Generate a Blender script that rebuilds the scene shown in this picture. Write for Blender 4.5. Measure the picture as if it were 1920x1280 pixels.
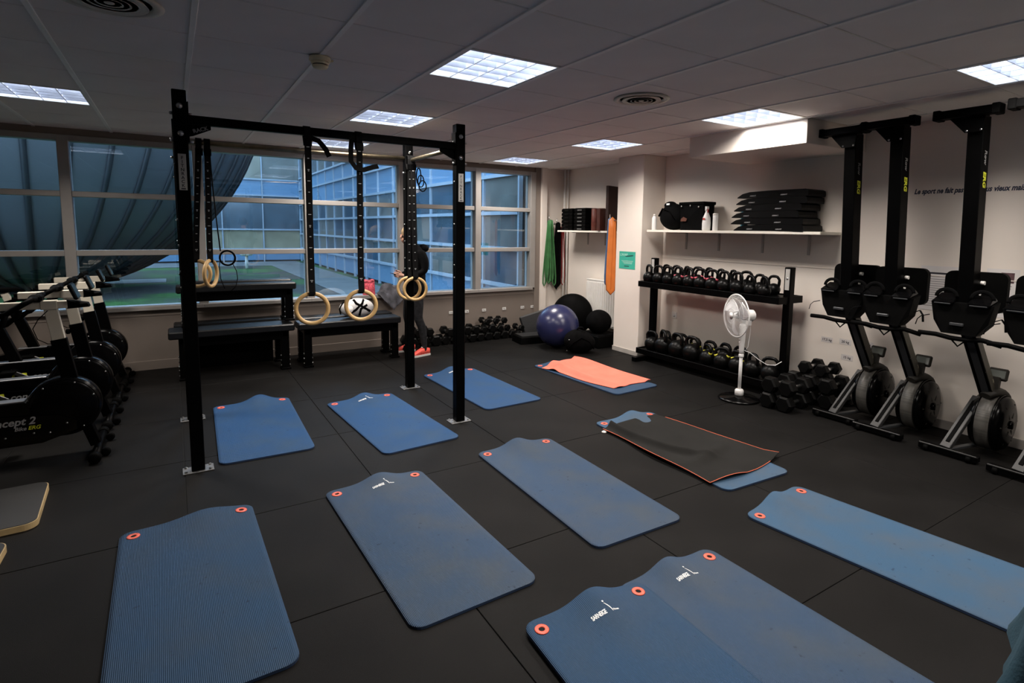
import bpy, bmesh, math, random
from math import sin, cos, pi, radians, hypot, sqrt, exp
from mathutils import Vector, Matrix
random.seed(7)
D = bpy.data
for _o in list(D.objects): D.objects.remove(_o)
scene = bpy.context.scene
COL = scene.collection

# ------------------------------------------------------------------ camera
CAMH = 1.57
YAW, PIT, ROL = radians(32.47), radians(6.33), radians(0.81)
FPX, CX, CY = 1047.8, 991.4, 545.7
_f = Vector((sin(YAW)*cos(PIT), cos(YAW)*cos(PIT), -sin(PIT)))
_r = Vector((cos(YAW), -sin(YAW), 0))
_u = _r.cross(_f)
AX = _r*cos(ROL) + _u*sin(ROL)
AY = _u*cos(ROL) - _r*sin(ROL)
cam_d = D.cameras.new('camera'); cam = D.objects.new('camera', cam_d); COL.objects.link(cam)
cam.matrix_world = Matrix(((AX.x, AY.x, -_f.x, 0), (AX.y, AY.y, -_f.y, 0), (AX.z, AY.z, -_f.z, CAMH), (0, 0, 0, 1)))
cam_d.sensor_width = 36; cam_d.lens = 36*FPX/1920
cam_d.shift_x = (960-CX)/1920; cam_d.shift_y = (CY-640)/1920
cam_d.clip_start = 0.02
scene.camera = cam

# ------------------------------------------------------------------ world, light level
w = D.worlds.new('dusk'); scene.world = w; w.use_nodes = True
_nt = w.node_tree; _bg = _nt.nodes['Background']
_bg.inputs[0].default_value = (0.42, 0.62, 0.88, 1); _bg.inputs[1].default_value = 9.0
scene.view_settings.view_transform = 'Standard'
scene.view_settings.look = 'None'
scene.view_settings.gamma = 1
scene.view_settings.use_curve_mapping = False
scene.view_settings.exposure = 0.12
LAMP_W = 28           # watts of each ceiling fixture
LAMP_COL = (1.0, 0.91, 0.82)
LAMP_SPREAD = radians(150)

# ------------------------------------------------------------------ helpers
CZ = 2.49              # ceiling height
WINY = 7.19            # inner face of the window wall
WALLX = 5.24           # right wall
LEFTX, BACKY = -3.6, -3.2

def mat(name, col, rough=0.5, metal=0.0, var=0.12, scale=6.0, bump=0.0, bscale=60.0, spec=0.5, emit=None, estr=0.0, detail=3.0):
    """Procedural principled material: the base colour wanders by +-var on a noise, optional fine bump."""
    m = D.materials.get(name)
    if m: return m
    m = D.materials.new(name); m.use_nodes = True
    nt = m.node_tree; b = nt.nodes['Principled BSDF']
    b.inputs['Roughness'].default_value = rough; b.inputs['Metallic'].default_value = metal
    b.inputs['Specular IOR Level'].default_value = spec
    tc = nt.nodes.new('ShaderNodeTexCoord')
    n = nt.nodes.new('ShaderNodeTexNoise'); n.inputs['Scale'].default_value = scale; n.inputs['Detail'].default_value = detail
    nt.links.new(tc.outputs['Object'], n.inputs['Vector'])
    r = nt.nodes.new('ShaderNodeValToRGB')
    r.color_ramp.elements[0].position = 0.3; r.color_ramp.elements[1].position = 0.7
    r.color_ramp.elements[0].color = (*[c*(1-var) for c in col], 1)
    r.color_ramp.elements[1].color = (*[min(1, c*(1+var)) for c in col], 1)
    nt.links.new(n.outputs['Fac'], r.inputs['Fac']); nt.links.new(r.outputs['Color'], b.inputs['Base Color'])
    if bump:
        n2 = nt.nodes.new('ShaderNodeTexNoise'); n2.inputs['Scale'].default_value = bscale; n2.inputs['Detail'].default_value = 4
        nt.links.new(tc.outputs['Object'], n2.inputs['Vector'])
        bp = nt.nodes.new('ShaderNodeBump'); bp.inputs['Strength'].default_value = bump; bp.inputs['Distance'].default_value = 0.01
        nt.links.new(n2.outputs['Fac'], bp.inputs['Height']); nt.links.new(bp.outputs['Normal'], b.inputs['Normal'])
    if emit:
        b.inputs['Emission Color'].default_value = (*emit, 1); b.inputs['Emission Strength'].default_value = estr
    return m

class MB:
    """collects shapes; build() links them as one mesh object"""
    def __init__(s): s.v = []; s.f = []; s.mi = []; s.sm = []
    def add(s, vs, fs, smooth=False, mi=0, M=None):
        o = len(s.v)
        s.v += [tuple(M @ Vector(p)) if M else tuple(p) for p in vs]
        s.f += [tuple(i+o for i in f) for f in fs]
        s.mi += [mi]*len(fs); s.sm += [smooth]*len(fs); return s
    def box(s, x0, x1, y0, y1, z0, z1, mi=0, M=None):
        vs = [(x, y, z) for z in (z0, z1) for y in (y0, y1) for x in (x0, x1)]
        return s.add(vs, [(0, 2, 3, 1), (4, 5, 7, 6), (0, 1, 5, 4), (2, 6, 7, 3), (0, 4, 6, 2), (1, 3, 7, 5)], False, mi, M)
    def cbox(s, x0, x1, y0, y1, z0, z1, c=0.004, mi=0, M=None):
        pts = []
        for sx, x in ((1, x0), (-1, x1)):
            for sy, y in ((1, y0), (-1, y1)):
                for sz, z in ((1, z0), (-1, z1)):
                    pts += [(x, y+sy*c, z+sz*c), (x+sx*c, y, z+sz*c), (x+sx*c, y+sy*c, z)]
        return s.hull(pts, mi, M)
    def hull(s, pts, mi=0, M=None, smooth=False):
        bm = bmesh.new()
        for p in pts: bm.verts.new(p)
        bmesh.ops.convex_hull(bm, input=bm.verts)
        bmesh.ops.dissolve_limit(bm, angle_limit=0.01, verts=bm.verts, edges=bm.edges)
        vs = [v for v in bm.verts if v.link_faces]
        ix = {v: i for i, v in enumerate(vs)}
        s.add([v.co[:] for v in vs], [tuple(ix[v] for v in f.verts) for f in bm.faces], smooth, mi, M)
        bm.free(); return s
    def tube(s, path, r, seg=10, closed=False, mi=0, M=None, caps=True, flat=None, up=None):
        """tube along path; r a number or list; flat=(a,b) gives an elliptic / strap section"""
        P = [Vector(p) for p in path]; n = len(P)
        R = r if isinstance(r, (list, tuple)) else [r]*n
        vs = []; pu = Vector(up) if up else None
        for i in range(n):
            if closed: t = (P[(i+1) % n]-P[i-1])
            else: t = P[min(i+1, n-1)]-P[max(i-1, 0)]
            if t.length < 1e-9: t = Vector((0, 0, 1))
            t.normalize()
            if pu is None:
                pu = Vector((0, 0, 1)) if abs(t.z) < .9 else Vector((1, 0, 0))
            a = pu - t*pu.dot(t)
            if a.length < 1e-6: a = t.orthogonal()
            a.normalize(); pu = a; b = t.cross(a)
            fa, fb = flat if flat else (1, 1)
            for k in range(seg):
                th = 2*pi*(k+.5)/seg
                vs.append(P[i] + a*cos(th)*R[i]*fa + b*sin(th)*R[i]*fb)
        fs = []
        m = n if closed else n-1
        for i in range(m):
            j = (i+1) % n
            for k in range(seg):
                l = (k+1) % seg
                fs.append((i*seg+k, i*seg+l, j*seg+l, j*seg+k))
        s.add(vs, fs, seg > 4, mi, M)
        if caps and not closed:
            s.add(vs[:seg], [tuple(reversed(range(seg)))], False, mi, M)
            s.add(vs[-seg:], [tuple(range(seg))], False, mi, M)
        return s
    def cyl(s, p0, p1, r, r2=None, seg=16, mi=0, M=None): return s.tube([p0, p1], [r, r if r2 is None else r2], seg, mi=mi, M=M)
    def bar(s, p0, p1, wid, hei, up=(0, 0, 1), c=0.003, mi=0, M=None):
        """rectangular bar between two points; wid across, hei along up"""
        p0, p1 = Vector(p0), Vector(p1); d = p1-p0; L = d.length; d.normalize()
        u = Vector(up) - d*Vector(up).dot(d); u.normalize(); b = d.cross(u)
        T = Matrix((( d.x, b.x, u.x, p0.x), (d.y, b.y, u.y, p0.y), (d.z, b.z, u.z, p0.z), (0, 0, 0, 1)))
        if M: T = M @ T
        return s.cbox(0, L, -wid/2, wid/2, -hei/2, hei/2, c, mi, T)
    def lathe(s, prof, seg=24, M=None, mi=0, smooth=True):
        """profile [(r,z)...] about z"""
        vs = []; fs = []; n = len(prof)
        for (r, z) in prof:
            for k in range(seg):
                th = 2*pi*k/seg; vs.append((r*cos(th), r*sin(th), z))
        for i in range(n-1):
            for k in range(seg):
                l = (k+1) % seg
                fs.append((i*seg+k, i*seg+l, (i+1)*seg+l, (i+1)*seg+k))
        s.add(vs, fs, smooth, mi, M)
        if prof[0][0] > 1e-5: s.add(vs[:seg], [tuple(reversed(range(seg)))], False, mi, M)
        if prof[-1][0] > 1e-5: s.add(vs[-seg:], [tuple(range(seg))], False, mi, M)
        return s
    def prism(s, poly, z0, z1, M=None, mi=0, smooth=False):
        n = len(poly)
        vs = [(x, y, z0) for x, y in poly]+[(x, y, z1) for x, y in poly]
        fs = [tuple(reversed(range(n))), tuple(range(n, 2*n))]
        s.add(vs, fs, False, mi, M)
        return s.add(vs, [(i, (i+1) % n, n+(i+1) % n, n+i) for i in range(n)], smooth, mi, M)
    def torus(s, R, r, M=None, seg=36, sub=12, mi=0):
        return s.tube([(R*cos(2*pi*i/seg), R*sin(2*pi*i/seg), 0) for i in range(seg)], r, sub, True, mi, M, up=(0, 0, 1))
    def sphere(s, c, r, M=None, seg=20, rings=12, mi=0, sc=(1, 1, 1)):
        prof = [(max(1e-6, r*sin(pi*i/rings)), -r*cos(pi*i/rings)) for i in range(rings+1)]
        T = Matrix.Translation(c) @ Matrix.Diagonal((*sc, 1))
        return s.lathe(prof, seg, (M @ T) if M else T, mi)
    def grid(s, fn, nu, nv, mi=0, M=None, smooth=True, thick=None):
        vs = [fn(i/nu, j/nv) for j in range(nv+1) for i in range(nu+1)]
        q = lambda i, j: j*(nu+1)+i
        fs = [(q(i, j), q(i+1, j), q(i+1, j+1), q(i, j+1)) for j in range(nv) for i in range(nu)]
        s.add(vs, fs, smooth, mi, M)
        if thick:
            vb = [tuple(Vector(p)+Vector(thick)) for p in vs]
            s.add(vb, [tuple(reversed(f)) for f in fs], smooth, mi, M)
            rim = [q(i, 0) for i in range(nu)]+[q(nu, j) for j in range(nv)]+[q(i, nv) for i in range(nu, 0, -1)]+[q(0, j) for j in range(nv, 0, -1)]
            N = len(vs); n = len(rim)
            s.add(vs+vb, [(rim[k], N+rim[k], N+rim[(k+1) % n], rim[(k+1) % n]) for k in range(n)], False, mi, M)
        return s
    def mesh(s, name, mats):
        me = D.meshes.new(name); me.from_pydata(s.v, [], s.f); 
        for m in (mats if isinstance(mats, (list, tuple)) else [mats]): me.materials.append(m)
        me.polygons.foreach_set('material_index', s.mi); me.polygons.foreach_set('use_smooth', s.sm)
        bm = bmesh.new(); bm.from_mesh(me); bmesh.ops.remove_doubles(bm, verts=bm.verts, dist=1e-6)
        bmesh.ops.recalc_face_normals(bm, faces=bm.faces); bm.to_mesh(me); bm.free()
        return me
    def build(s, name, mats, parent=None, loc=(0, 0, 0), rot=(0, 0, 0), label=None, cat=None, group=None, kind=None):
        return link(name, s.mesh(name, mats), parent, loc, rot, label, cat, group, kind)

def tag(o, label=None, cat=None, group=None, kind=None):
    if label: o['label'] = label
    if cat: o['category'] = cat
    if group: o['group'] = group
    if kind: o['kind'] = kind
    return o
def link(name, data, parent=None, loc=(0, 0, 0), rot=(0, 0, 0), label=None, cat=None, group=None, kind=None):
    o = D.objects.new(name, data); COL.objects.link(o)
    o.location = loc; o.rotation_euler = rot
    if parent: o.parent = parent
    return tag(o, label, cat, group, kind)
def thing(name, label, cat, loc=(0, 0, 0), rz=0.0, group=None):
    return link(name, None, None, loc, (0, 0, rz), label, cat, group)
def dup(root, loc=None, rz=None, label=None, group=None):
    def cp(o, par):
        c = o.copy(); COL.objects.link(c); c.parent = par
        for ch in o.children: cp(ch, c)
        return c
    r = cp(root, None)
    if loc is not None: r.location = loc
    if rz is not None: r.rotation_euler = (0, 0, rz)
    if label: r['label'] = label
    if group: r['group'] = group
    return r
def text(name, body, size, mats, parent=None, M=Matrix(), ext=0.0008, shear=0.0, align='LEFT', label=None, bold=0.0, spacing=1.0, sx=1.0, kind=None):
    """raised lettering as a mesh; M places the text plane (x right, y up)"""
    c = D.curves.new(name, 'FONT'); c.body = body; c.size = size; c.extrude = ext; c.shear = shear
    c.align_x = align; c.offset = bold; c.resolution_u = 3; c.space_character = spacing
    t = D.objects.new(name, c); COL.objects.link(t)
    bpy.context.view_layer.update()
    me = D.meshes.new_from_object(t.evaluated_get(bpy.context.evaluated_depsgraph_get()))
    D.objects.remove(t); D.curves.remove(c)
    me.name = name; me.transform(M @ Matrix.Diagonal((sx, 1, 1, 1))); me.materials.clear(); me.materials.append(mats)
    return link(name, me, parent, label=label, kind=kind)
def frame(o, x, y):
    """matrix with origin o, x axis x, y axis y"""
    x = Vector(x).normalized(); y = Vector(y); y = (y-x*y.dot(x)).normalized(); z = x.cross(y); o = Vector(o)
    return Matrix(((x.x, y.x, z.x, o.x), (x.y, y.y, z.y, o.y), (x.z, y.z, z.z, o.z), (0, 0, 0, 1)))
T3 = Matrix.Translation
def RX(a): return Matrix.Rotation(a, 4, 'X')
def RY(a): return Matrix.Rotation(a, 4, 'Y')
def RZ(a): return Matrix.Rotation(a, 4, 'Z')

# ------------------------------------------------------------------ materials
M_wall = mat('wall_paint', (0.80, 0.73, 0.66), 0.75, var=0.04, scale=1.5, bump=0.05, bscale=200)
M_lowwall = mat('low_wall_paint', (0.20, 0.165, 0.14), 0.7, var=0.05, scale=2.0, bump=0.04, bscale=150)
M_ceil = mat('ceiling_tile', (0.85, 0.815, 0.795), 0.9, var=0.03, scale=3, bump=0.08, bscale=300)
M_tbar = mat('ceiling_grid_bar', (0.92, 0.90, 0.88), 0.5, var=0.03)
M_floor = mat('rubber_tile', (0.0062, 0.0058, 0.0056), 0.58, var=0.40, scale=2.2, bump=0.22, bscale=420, spec=0.10, detail=6)
M_seam = mat('seam_black', (0.008, 0.008, 0.008), 0.8)
M_blk = mat('black_powder_coat', (0.0012, 0.0012, 0.0013), 0.40, var=0.2, bump=0.05, bscale=500, spec=0.05)
M_blkmatte = mat('black_matte', (0.0022, 0.0022, 0.0022), 0.60, var=0.2, scale=9, bump=0.06, bscale=300, spec=0.035)
M_blkfab = mat('black_fabric', (0.0026, 0.0026, 0.0028), 0.9, var=0.3, scale=14, bump=0.25, bscale=500, spec=0.06)
M_blkgloss = mat('black_gloss', (0.0014, 0.0014, 0.0016), 0.2, var=0.1, spec=0.22)
M_iron = mat('cast_iron', (0.0026, 0.0026, 0.0026), 0.32, var=0.25, scale=20, bump=0.10, bscale=160, spec=0.14)
M_steel = mat('steel', (0.55, 0.55, 0.55), 0.28, metal=1.0, var=0.05)
M_zinc = mat('zinc_plate', (0.30, 0.30, 0.30), 0.45, metal=0.9, var=0.2, scale=30)
M_alu = mat('window_aluminium', (0.34, 0.32, 0.30), 0.42, metal=0.25, var=0.04)
M_white = mat('white_paint', (0.80, 0.78, 0.74), 0.5, var=0.03)
M_whiteplastic = mat('white_plastic', (0.78, 0.77, 0.76), 0.4, var=0.03)
M_paper = mat('paper', (0.72, 0.69, 0.68), 0.8, var=0.03)
M_ink = mat('ink', (0.02, 0.02, 0.03), 0.7)
# ================================================================== SETTING
# ---- floor: 1 m rubber tiles
fl = MB().box(LEFTX-.2, WALLX+.2, BACKY-.2, WINY+.2, -0.06, -0.006).build('floor', M_seam, kind='structure')
_ft = {}
def floor_tile(x0, x1, y0, y1):
    k = (round(x1-x0, 3), round(y1-y0, 3))
    if k not in _ft:
        g = 0.0022
        _ft[k] = MB().cbox(g, k[0]-g, g, k[1]-g, -0.006, 0.0, 0.0015).mesh('rubber_tile', M_floor)
    link('rubber_tile', _ft[k], fl, (x0, y0, 0))
xs = [LEFTX]+[i-0.005 for i in range(-3, 6)]+[WALLX]
ys = [BACKY]+[i+0.24 for i in range(-3, 7)]+[WINY]
for i in range(len(xs)-1):
    for j in range(len(ys)-1):
        floor_tile(xs[i], xs[i+1], ys[j], ys[j+1])

# ---- ceiling: slab, 0.6 m tiles, grid bars
GX0, GY0, GP = -0.476, 2.091, 0.6
ce = MB().box(LEFTX-.2, WALLX+.2, BACKY-.2, WINY+.2, 2.66, 2.74).build('ceiling', M_ceil, kind='structure')
LIGHTS = [(3, 1, 'nearest of the middle column, centre of the picture'), (3, 4, 'second of the middle column, above the rig'), (3, 7, 'farthest of the middle column, seen through the rig'),
          (7, -2, 'at the right picture edge'), (7, 1, 'against the boxed soffit'), (7, 4, 'in front of the white pillar'), (7, 7, 'nearest the far window corner'),
          (-1, 5, 'at the left picture edge'), (3, -2, 'added out of view above the camera'), (7, -5, 'added out of view behind the camera')]  # last two unseen, added on the fixture spacing to light the foreground mats
LSET = {(a, b) for a, b, _ in LIGHTS}
_ct = {}
nx0, nx1 = -5, 9; ny0, ny1 = -9, 8
for i in range(nx0-1, nx1+1):
    for j in range(ny0-1, ny1+1):
        if (i, j) in LSET: continue
        x0, x1 = GX0+GP*i, GX0+GP*(i+1); y0, y1 = GY0+GP*j, GY0+GP*(j+1)
        x0 = max(x0, LEFTX); x1 = min(x1, WALLX); y0 = max(y0, BACKY); y1 = min(y1, WINY)
        if x1-x0 < .03 or y1-y0 < .03: continue
        k = (round(x1-x0, 3), round(y1-y0, 3))
        if k not in _ct: _ct[k] = MB().cbox(.004, k[0]-.004, .0045, k[1]-.0045, 0, .016, .003).mesh('ceiling_tile', M_ceil)
        link('ceiling_tile', _ct[k], ce, (x0, y0, CZ))
_gb = MB().cbox(-.0125, .0125, BACKY, WINY, CZ-.007, CZ+.03, .001).mesh('grid_bar', M_tbar)
for i in range(nx0, nx1+1):
    link('grid_bar', _gb, ce, (GX0+GP*i, 0, 0))
_gc = MB().box(LEFTX, WALLX, -.006, .006, CZ+.011, CZ+.03).mesh('cross_bar', M_tbar)
for j in range(ny0, ny1+1):
    link('cross_bar', _gc, ce, (0, GY0+GP*j, 0))

# ---- walls
MB().box(WALLX, WALLX+.15, BACKY-.2, WINY+.3, 0, 2.66).build('wall_right', M_wall, kind='structure')
MB().box(LEFTX-.15, LEFTX, BACKY-.2, WINY+.3, 0, 2.66).build('wall_left', M_wall, kind='structure')
MB().box(LEFTX, WALLX, BACKY-.15, BACKY, 0, 2.66).build('wall_back', M_wall, kind='structure')
SILL, TOPZ, WX1 = 0.68, 2.42, 4.60
b = MB().box(LEFTX, WX1+.06, WINY, WINY+.22, 0, SILL-.02)
b.box(LEFTX, WX1+.06, WINY, WINY+.22, TOPZ, 2.66)
b.box(WX1+.06, 4.755, WINY-.02, WINY+.22, 0, 2.66)
wf = b.build('wall_window', M_lowwall, kind='structure')
b = MB().box(4.755, WALLX, WINY, WINY+.22, 0, 2.66)
b.box(4.755, 4.85, WINY-.06, WINY, 0, 2.49)
b.build('wall_end', M_wall, kind='structure')
MB().cbox(LEFTX, WX1+.12, WINY-.012, WINY, 0, .10, .002).build('baseboard_window', M_lowwall, kind='structure')
MB().cbox(LEFTX, WX1+.12, WINY-.006, WINY, .585, .60, .001).build('trim_1', M_lowwall, kind='structure')
MB().cbox(WALLX-.015, WALLX, BACKY, 5.07, 0, .075, .002).build('baseboard_right', mat('baseboard_grey', (.42, .39, .36), .5), kind='structure')
MB().box(WALLX-.006, WALLX, BACKY, 5.07, 1.236, 1.242).build('trim_2', M_wall, kind='structure')
# pillar
pil = MB().cbox(4.86, WALLX, 5.08, 5.54, 0, CZ, .006).build('wall_pillar', M_wall, kind='structure')
MB().cbox(4.852, WALLX, 5.072, 5.548, 0, .06, .002).build('baseboard_pillar', mat('baseboard_grey', (.42, .39, .36)), kind='structure')
# boxed soffit over the shelf
MB().cbox(4.335, WALLX, 2.69, 3.905, 2.29, CZ, .003).build('ceiling_soffit', M_wall, kind='structure')

# ---- windows: aluminium frames, panes
M_glass = D.materials.new('window_glass'); M_glass.use_nodes = True
_nt = M_glass.node_tree; _nt.nodes.remove(_nt.nodes['Principled BSDF'])
_tr = _nt.nodes.new('ShaderNodeBsdfTransparent'); _tr.inputs[0].default_value = (.84, .90, .93, 1)
_gl = _nt.nodes.new('ShaderNodeBsdfGlossy'); _gl.inputs['Roughness'].default_value = 0.0
_fr = _nt.nodes.new('ShaderNodeFresnel'); _fr.inputs[0].default_value = 1.55
_wn = _nt.nodes.new('ShaderNodeTexNoise'); _wn.inputs['Scale'].default_value = .7
_bp = _nt.nodes.new('ShaderNodeBump'); _bp.inputs['Strength'].default_value = .02
_nt.links.new(_wn.outputs['Fac'], _bp.inputs['Height']); _nt.links.new(_bp.outputs['Normal'], _gl.inputs['Normal'])
_ma = _nt.nodes.new('ShaderNodeMath'); _ma.operation = 'MULTIPLY'; _ma.inputs[1].default_value = 2.0; _ma.use_clamp = True
_mx = _nt.nodes.new('ShaderNodeMixShader')
_nt.links.new(_fr.outputs[0], _ma.inputs[0]); _nt.links.new(_ma.outputs[0], _mx.inputs[0])
_nt.links.new(_tr.outputs[0], _mx.inputs[1]); _nt.links.new(_gl.outputs[0], _mx.inputs[2])
_nt.links.new(_mx.outputs[0], _nt.nodes['Material Output'].inputs[0])
MULL = [LEFTX, -3.12, -2.0, -0.87, 0.265, 1.40, 2.575, 3.69, WX1+.02]
TR = [1.265, 1.855]
for n in range(len(MULL)-1):
    x0, x1 = MULL[n], MULL[n+1]
    root = link('window_%d' % (n+1), None, None, ((x0+x1)/2, WINY, SILL), kind='structure')
    h = (x1-x0)/2; H = TOPZ-SILL
    for sx in ((-1, 1) if n == 0 else (1,)):
        MB().cbox(sx*h-.045, sx*h+.045, -.03, .13, 0, H, .004).build('mullion', M_alu, root)
    MB().cbox(-h, h, -.045, .20, -.03, .012, .003).build('sill', M_alu, root)
    MB().cbox(-h, h, -.02, .13, H-.05, H+.005, .003).build('head_frame', M_alu, root)
    for z in TR:
        MB().cbox(-h+.045, h-.045, -.01, .12, z-SILL-.028, z-SILL+.028, .004).build('transom', M_alu, root)
    zz = [0.012]+[z-SILL for z in TR]+[H-.05]
    for k in range(3):
        MB().box(-h+.045, h-.045, .06, .066, zz[k]+(.028 if k else 0), zz[k+1]-(.028 if k < 2 else 0)).build('pane', M_glass, root)

# ---- ceiling light fixtures (recessed louvre troughs)
M_tube = mat('lit_tube', (.9, .9, .9), .5, emit=(.80, .88, 1.0), estr=8.0)
M_louvre = mat('louvre_aluminium', (.62, .64, .70), .30, metal=.75, var=.08)
M_trough = mat('trough_white', (.72, .74, .80), .4, var=.03)
def make_light():
    t = thing('ceiling_light', 'square recessed louvre ceiling light', 'ceiling light', (0, 0, CZ), 0, 'recessed ceiling lights')
    b = MB(); s = .292; h = .075
    b.box(-s, s, -s, s, h, h+.004); b.box(-s, -s+.004, -s, s, 0, h); b.box(s-.004, s, -s, s, 0, h); b.box(-s, s, -s, -s+.004, 0, h); b.box(-s, s, s-.004, s, 0, h)
    b.build('housing', M_trough, t)
    b = MB(); b.box(-.297, -.275, -.297, .297, -.003, .004); b.box(.275, .297, -.297, .297, -.003, .004); b.box(-.275, .275, -.297, -.275, -.003, .004); b.box(-.275, .275, .275, .297, -.003, .004)
    b.build('rim', M_white, t)
    for x in (-.21, -.07, .07, .21):
        MB().cyl((x, -.285, .056), (x, .285, .056), .013, seg=10).build('tube', M_tube, t)
    for x in (-.14, 0, .14):
        MB().prism([(-.0025, .0), (.0025, .0), (.0015, .045), (-.0015, .045)], -.275, .275, frame((x, 0, 0), (1, 0, 0), (0, 0, 1))).build('divider', M_trough, t)
    for j in range(4):
        y = -.165+.11*j
        MB().prism([(-.002, .0), (.002, .0), (.006, .042), (-.006, .042)], -.275, .275, frame((0, y, 0), (0, 1, 0), (0, 0, 1))).build('louvre_blade', M_louvre, t)
    return t
def light_lamp(root):
    l = D.lights.new('fixture_lamp', 'AREA'); l.shape = 'SQUARE'; l.size = .54; l.energy = LAMP_W; l.color = LAMP_COL; l.spread = LAMP_SPREAD
    link('fixture_lamp', l, root, (0, 0, -.006))
_L0 = make_light()
for n, (i, j, lab) in enumerate(LIGHTS):
    loc = (GX0+GP*(i+.5), GY0+GP*(j+.5), CZ)
    lab = 'square louvre ceiling light '+lab
    r = _L0 if n == 0 else dup(_L0, loc, 0, lab)
    if n == 0: r.location = loc; r['label'] = lab
for r in [o for o in D.objects if o.name.startswith('ceiling_light')]: light_lamp(r)

# ---- ceiling fittings
def diffuser(x, y, lab):
    t = thing('air_diffuser', lab, 'air vent', (x, y, CZ), 0, 'round ceiling air diffusers')
    Mv = mat('vent_cream', (.62, .57, .50), .5, var=.05)
    MB().lathe([(.185, .0), (.195, -.006), (.16, -.012), (.15, -.004), (.15, .0)], 40).build('rim', Mv, t)
    MB().lathe([(.0, .012), (.15, .012), (.15, .014), (.0, .014)], 32).build('throat', mat('vent_throat', (.16, .14, .12), .8), t)
    for r in (.13, .10, .07, .042):
        MB().lathe([(r, -.014), (r+.008, -.016), (r-.014, .010), (r-.018, .010)], 36).build('ring', Mv, t)
    MB().lathe([(1e-5, -.016), (.018, -.016), (.022, -.008), (.01, .01), (1e-5, .01)], 24).build('hub', Mv, t)
diffuser(2.824, 3.0, 'small round air diffuser in the ceiling right of the central light')
diffuser(-0.176, 2.99, 'round air diffuser cut off by the top left picture edge')
t = thing('smoke_detector', 'cream smoke detector on a ceiling grid bar', 'smoke detector', (0.724, 3.29, CZ-.007))
Mc = mat('cream_plastic', (.80, .70, .48), .45, var=.03)
MB().lathe([(.055, 0), (.057, -.018), (.052, -.024), (.04, -.024), (.04, 0)], 32).build('base', Mc, t)
MB().lathe([(.048, -.024), (.045, -.036), (.044, -.038), (.03, -.038)], 32).build('collar', Mc, t)
MB().lathe([(.039, -.038), (.039, -.044), (.03, -.044)], 32).build('slot_ring', M_seam, t)
MB().lathe([(.043, -.044), (.036, -.056), (.02, -.061), (1e-5, -.062)], 32).build('cap', Mc, t)
MB().cbox(.058, .07, -.008, .008, -.014, -.004, .002).build('tab', Mc, t)
# ================================================================== EXERCISE MATS
def mat_foam(name, col, worn):
    m = D.materials.new(name); m.use_nodes = True; nt = m.node_tree; b = nt.nodes['Principled BSDF']
    b.inputs['Roughness'].default_value = .62; b.inputs['Specular IOR Level'].default_value = .22
    tc = nt.nodes.new('ShaderNodeTexCoord'); n = nt.nodes.new('ShaderNodeTexNoise'); n.inputs['Scale'].default_value = 3.2; n.inputs['Detail'].default_value = 5
    nt.links.new(tc.outputs['Object'], n.inputs['Vector'])
    r = nt.nodes.new('ShaderNodeValToRGB'); r.color_ramp.elements[0].position = .38; r.color_ramp.elements[1].position = .68
    r.color_ramp.elements[0].color = (*col, 1); r.color_ramp.elements[1].color = (*worn, 1)
    nt.links.new(n.outputs['Fac'], r.inputs['Fac'])
    n3 = nt.nodes.new('ShaderNodeTexNoise'); n3.inputs['Scale'].default_value = 38; n3.inputs['Detail'].default_value = 2
    nt.links.new(tc.outputs['Object'], n3.inputs['Vector'])
    r3 = nt.nodes.new('ShaderNodeValToRGB'); r3.color_ramp.elements[0].position = .22; r3.color_ramp.elements[1].position = .30
    r3.color_ramp.elements[0].color = (.45, .45, .5, 1); r3.color_ramp.elements[1].color = (1, 1, 1, 1)
    nt.links.new(n3.outputs['Fac'], r3.inputs['Fac'])
    mx = nt.nodes.new('ShaderNodeMixRGB'); mx.blend_type = 'MULTIPLY'; mx.inputs[0].default_value = .8
    nt.links.new(r.outputs[0], mx.inputs[1]); nt.links.new(r3.outputs[0], mx.inputs[2]); nt.links.new(mx.outputs[0], b.inputs['Base Color'])
    wv = nt.nodes.new('ShaderNodeTexWave'); wv.bands_direction = 'X'; wv.inputs['Scale'].default_value = 52; wv.inputs['Distortion'].default_value = 0
    nt.links.new(tc.outputs['Object'], wv.inputs['Vector'])
    bp = nt.nodes.new('ShaderNodeBump'); bp.inputs['Strength'].default_value = .55; bp.inputs['Distance'].default_value = .0035
    nt.links.new(wv.outputs['Color'], bp.inputs['Height']); nt.links.new(bp.outputs['Normal'], b.inputs['Normal'])
    return m
M_foam = [mat_foam('foam_blue_deep', (.023, .062, .130), (.032, .063, .113)), mat_foam('foam_blue_mid', (.036, .069, .128), (.055, .076, .107)),
          mat_foam('foam_blue_light', (.044, .105, .190), (.068, .104, .152))]
M_foam.append(mat_foam('foam_blue_bright', (.018, .070, .185), (.030, .074, .155)))
M_foamside = mat('foam_side', (.012, .03, .075), .7)
M_coral = mat('coral_plastic', (.86, .14, .085), .4, var=.06)
M_print = mat('white_print', (.75, .77, .78), .6)
MW, ML = .60, 1.36
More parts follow.
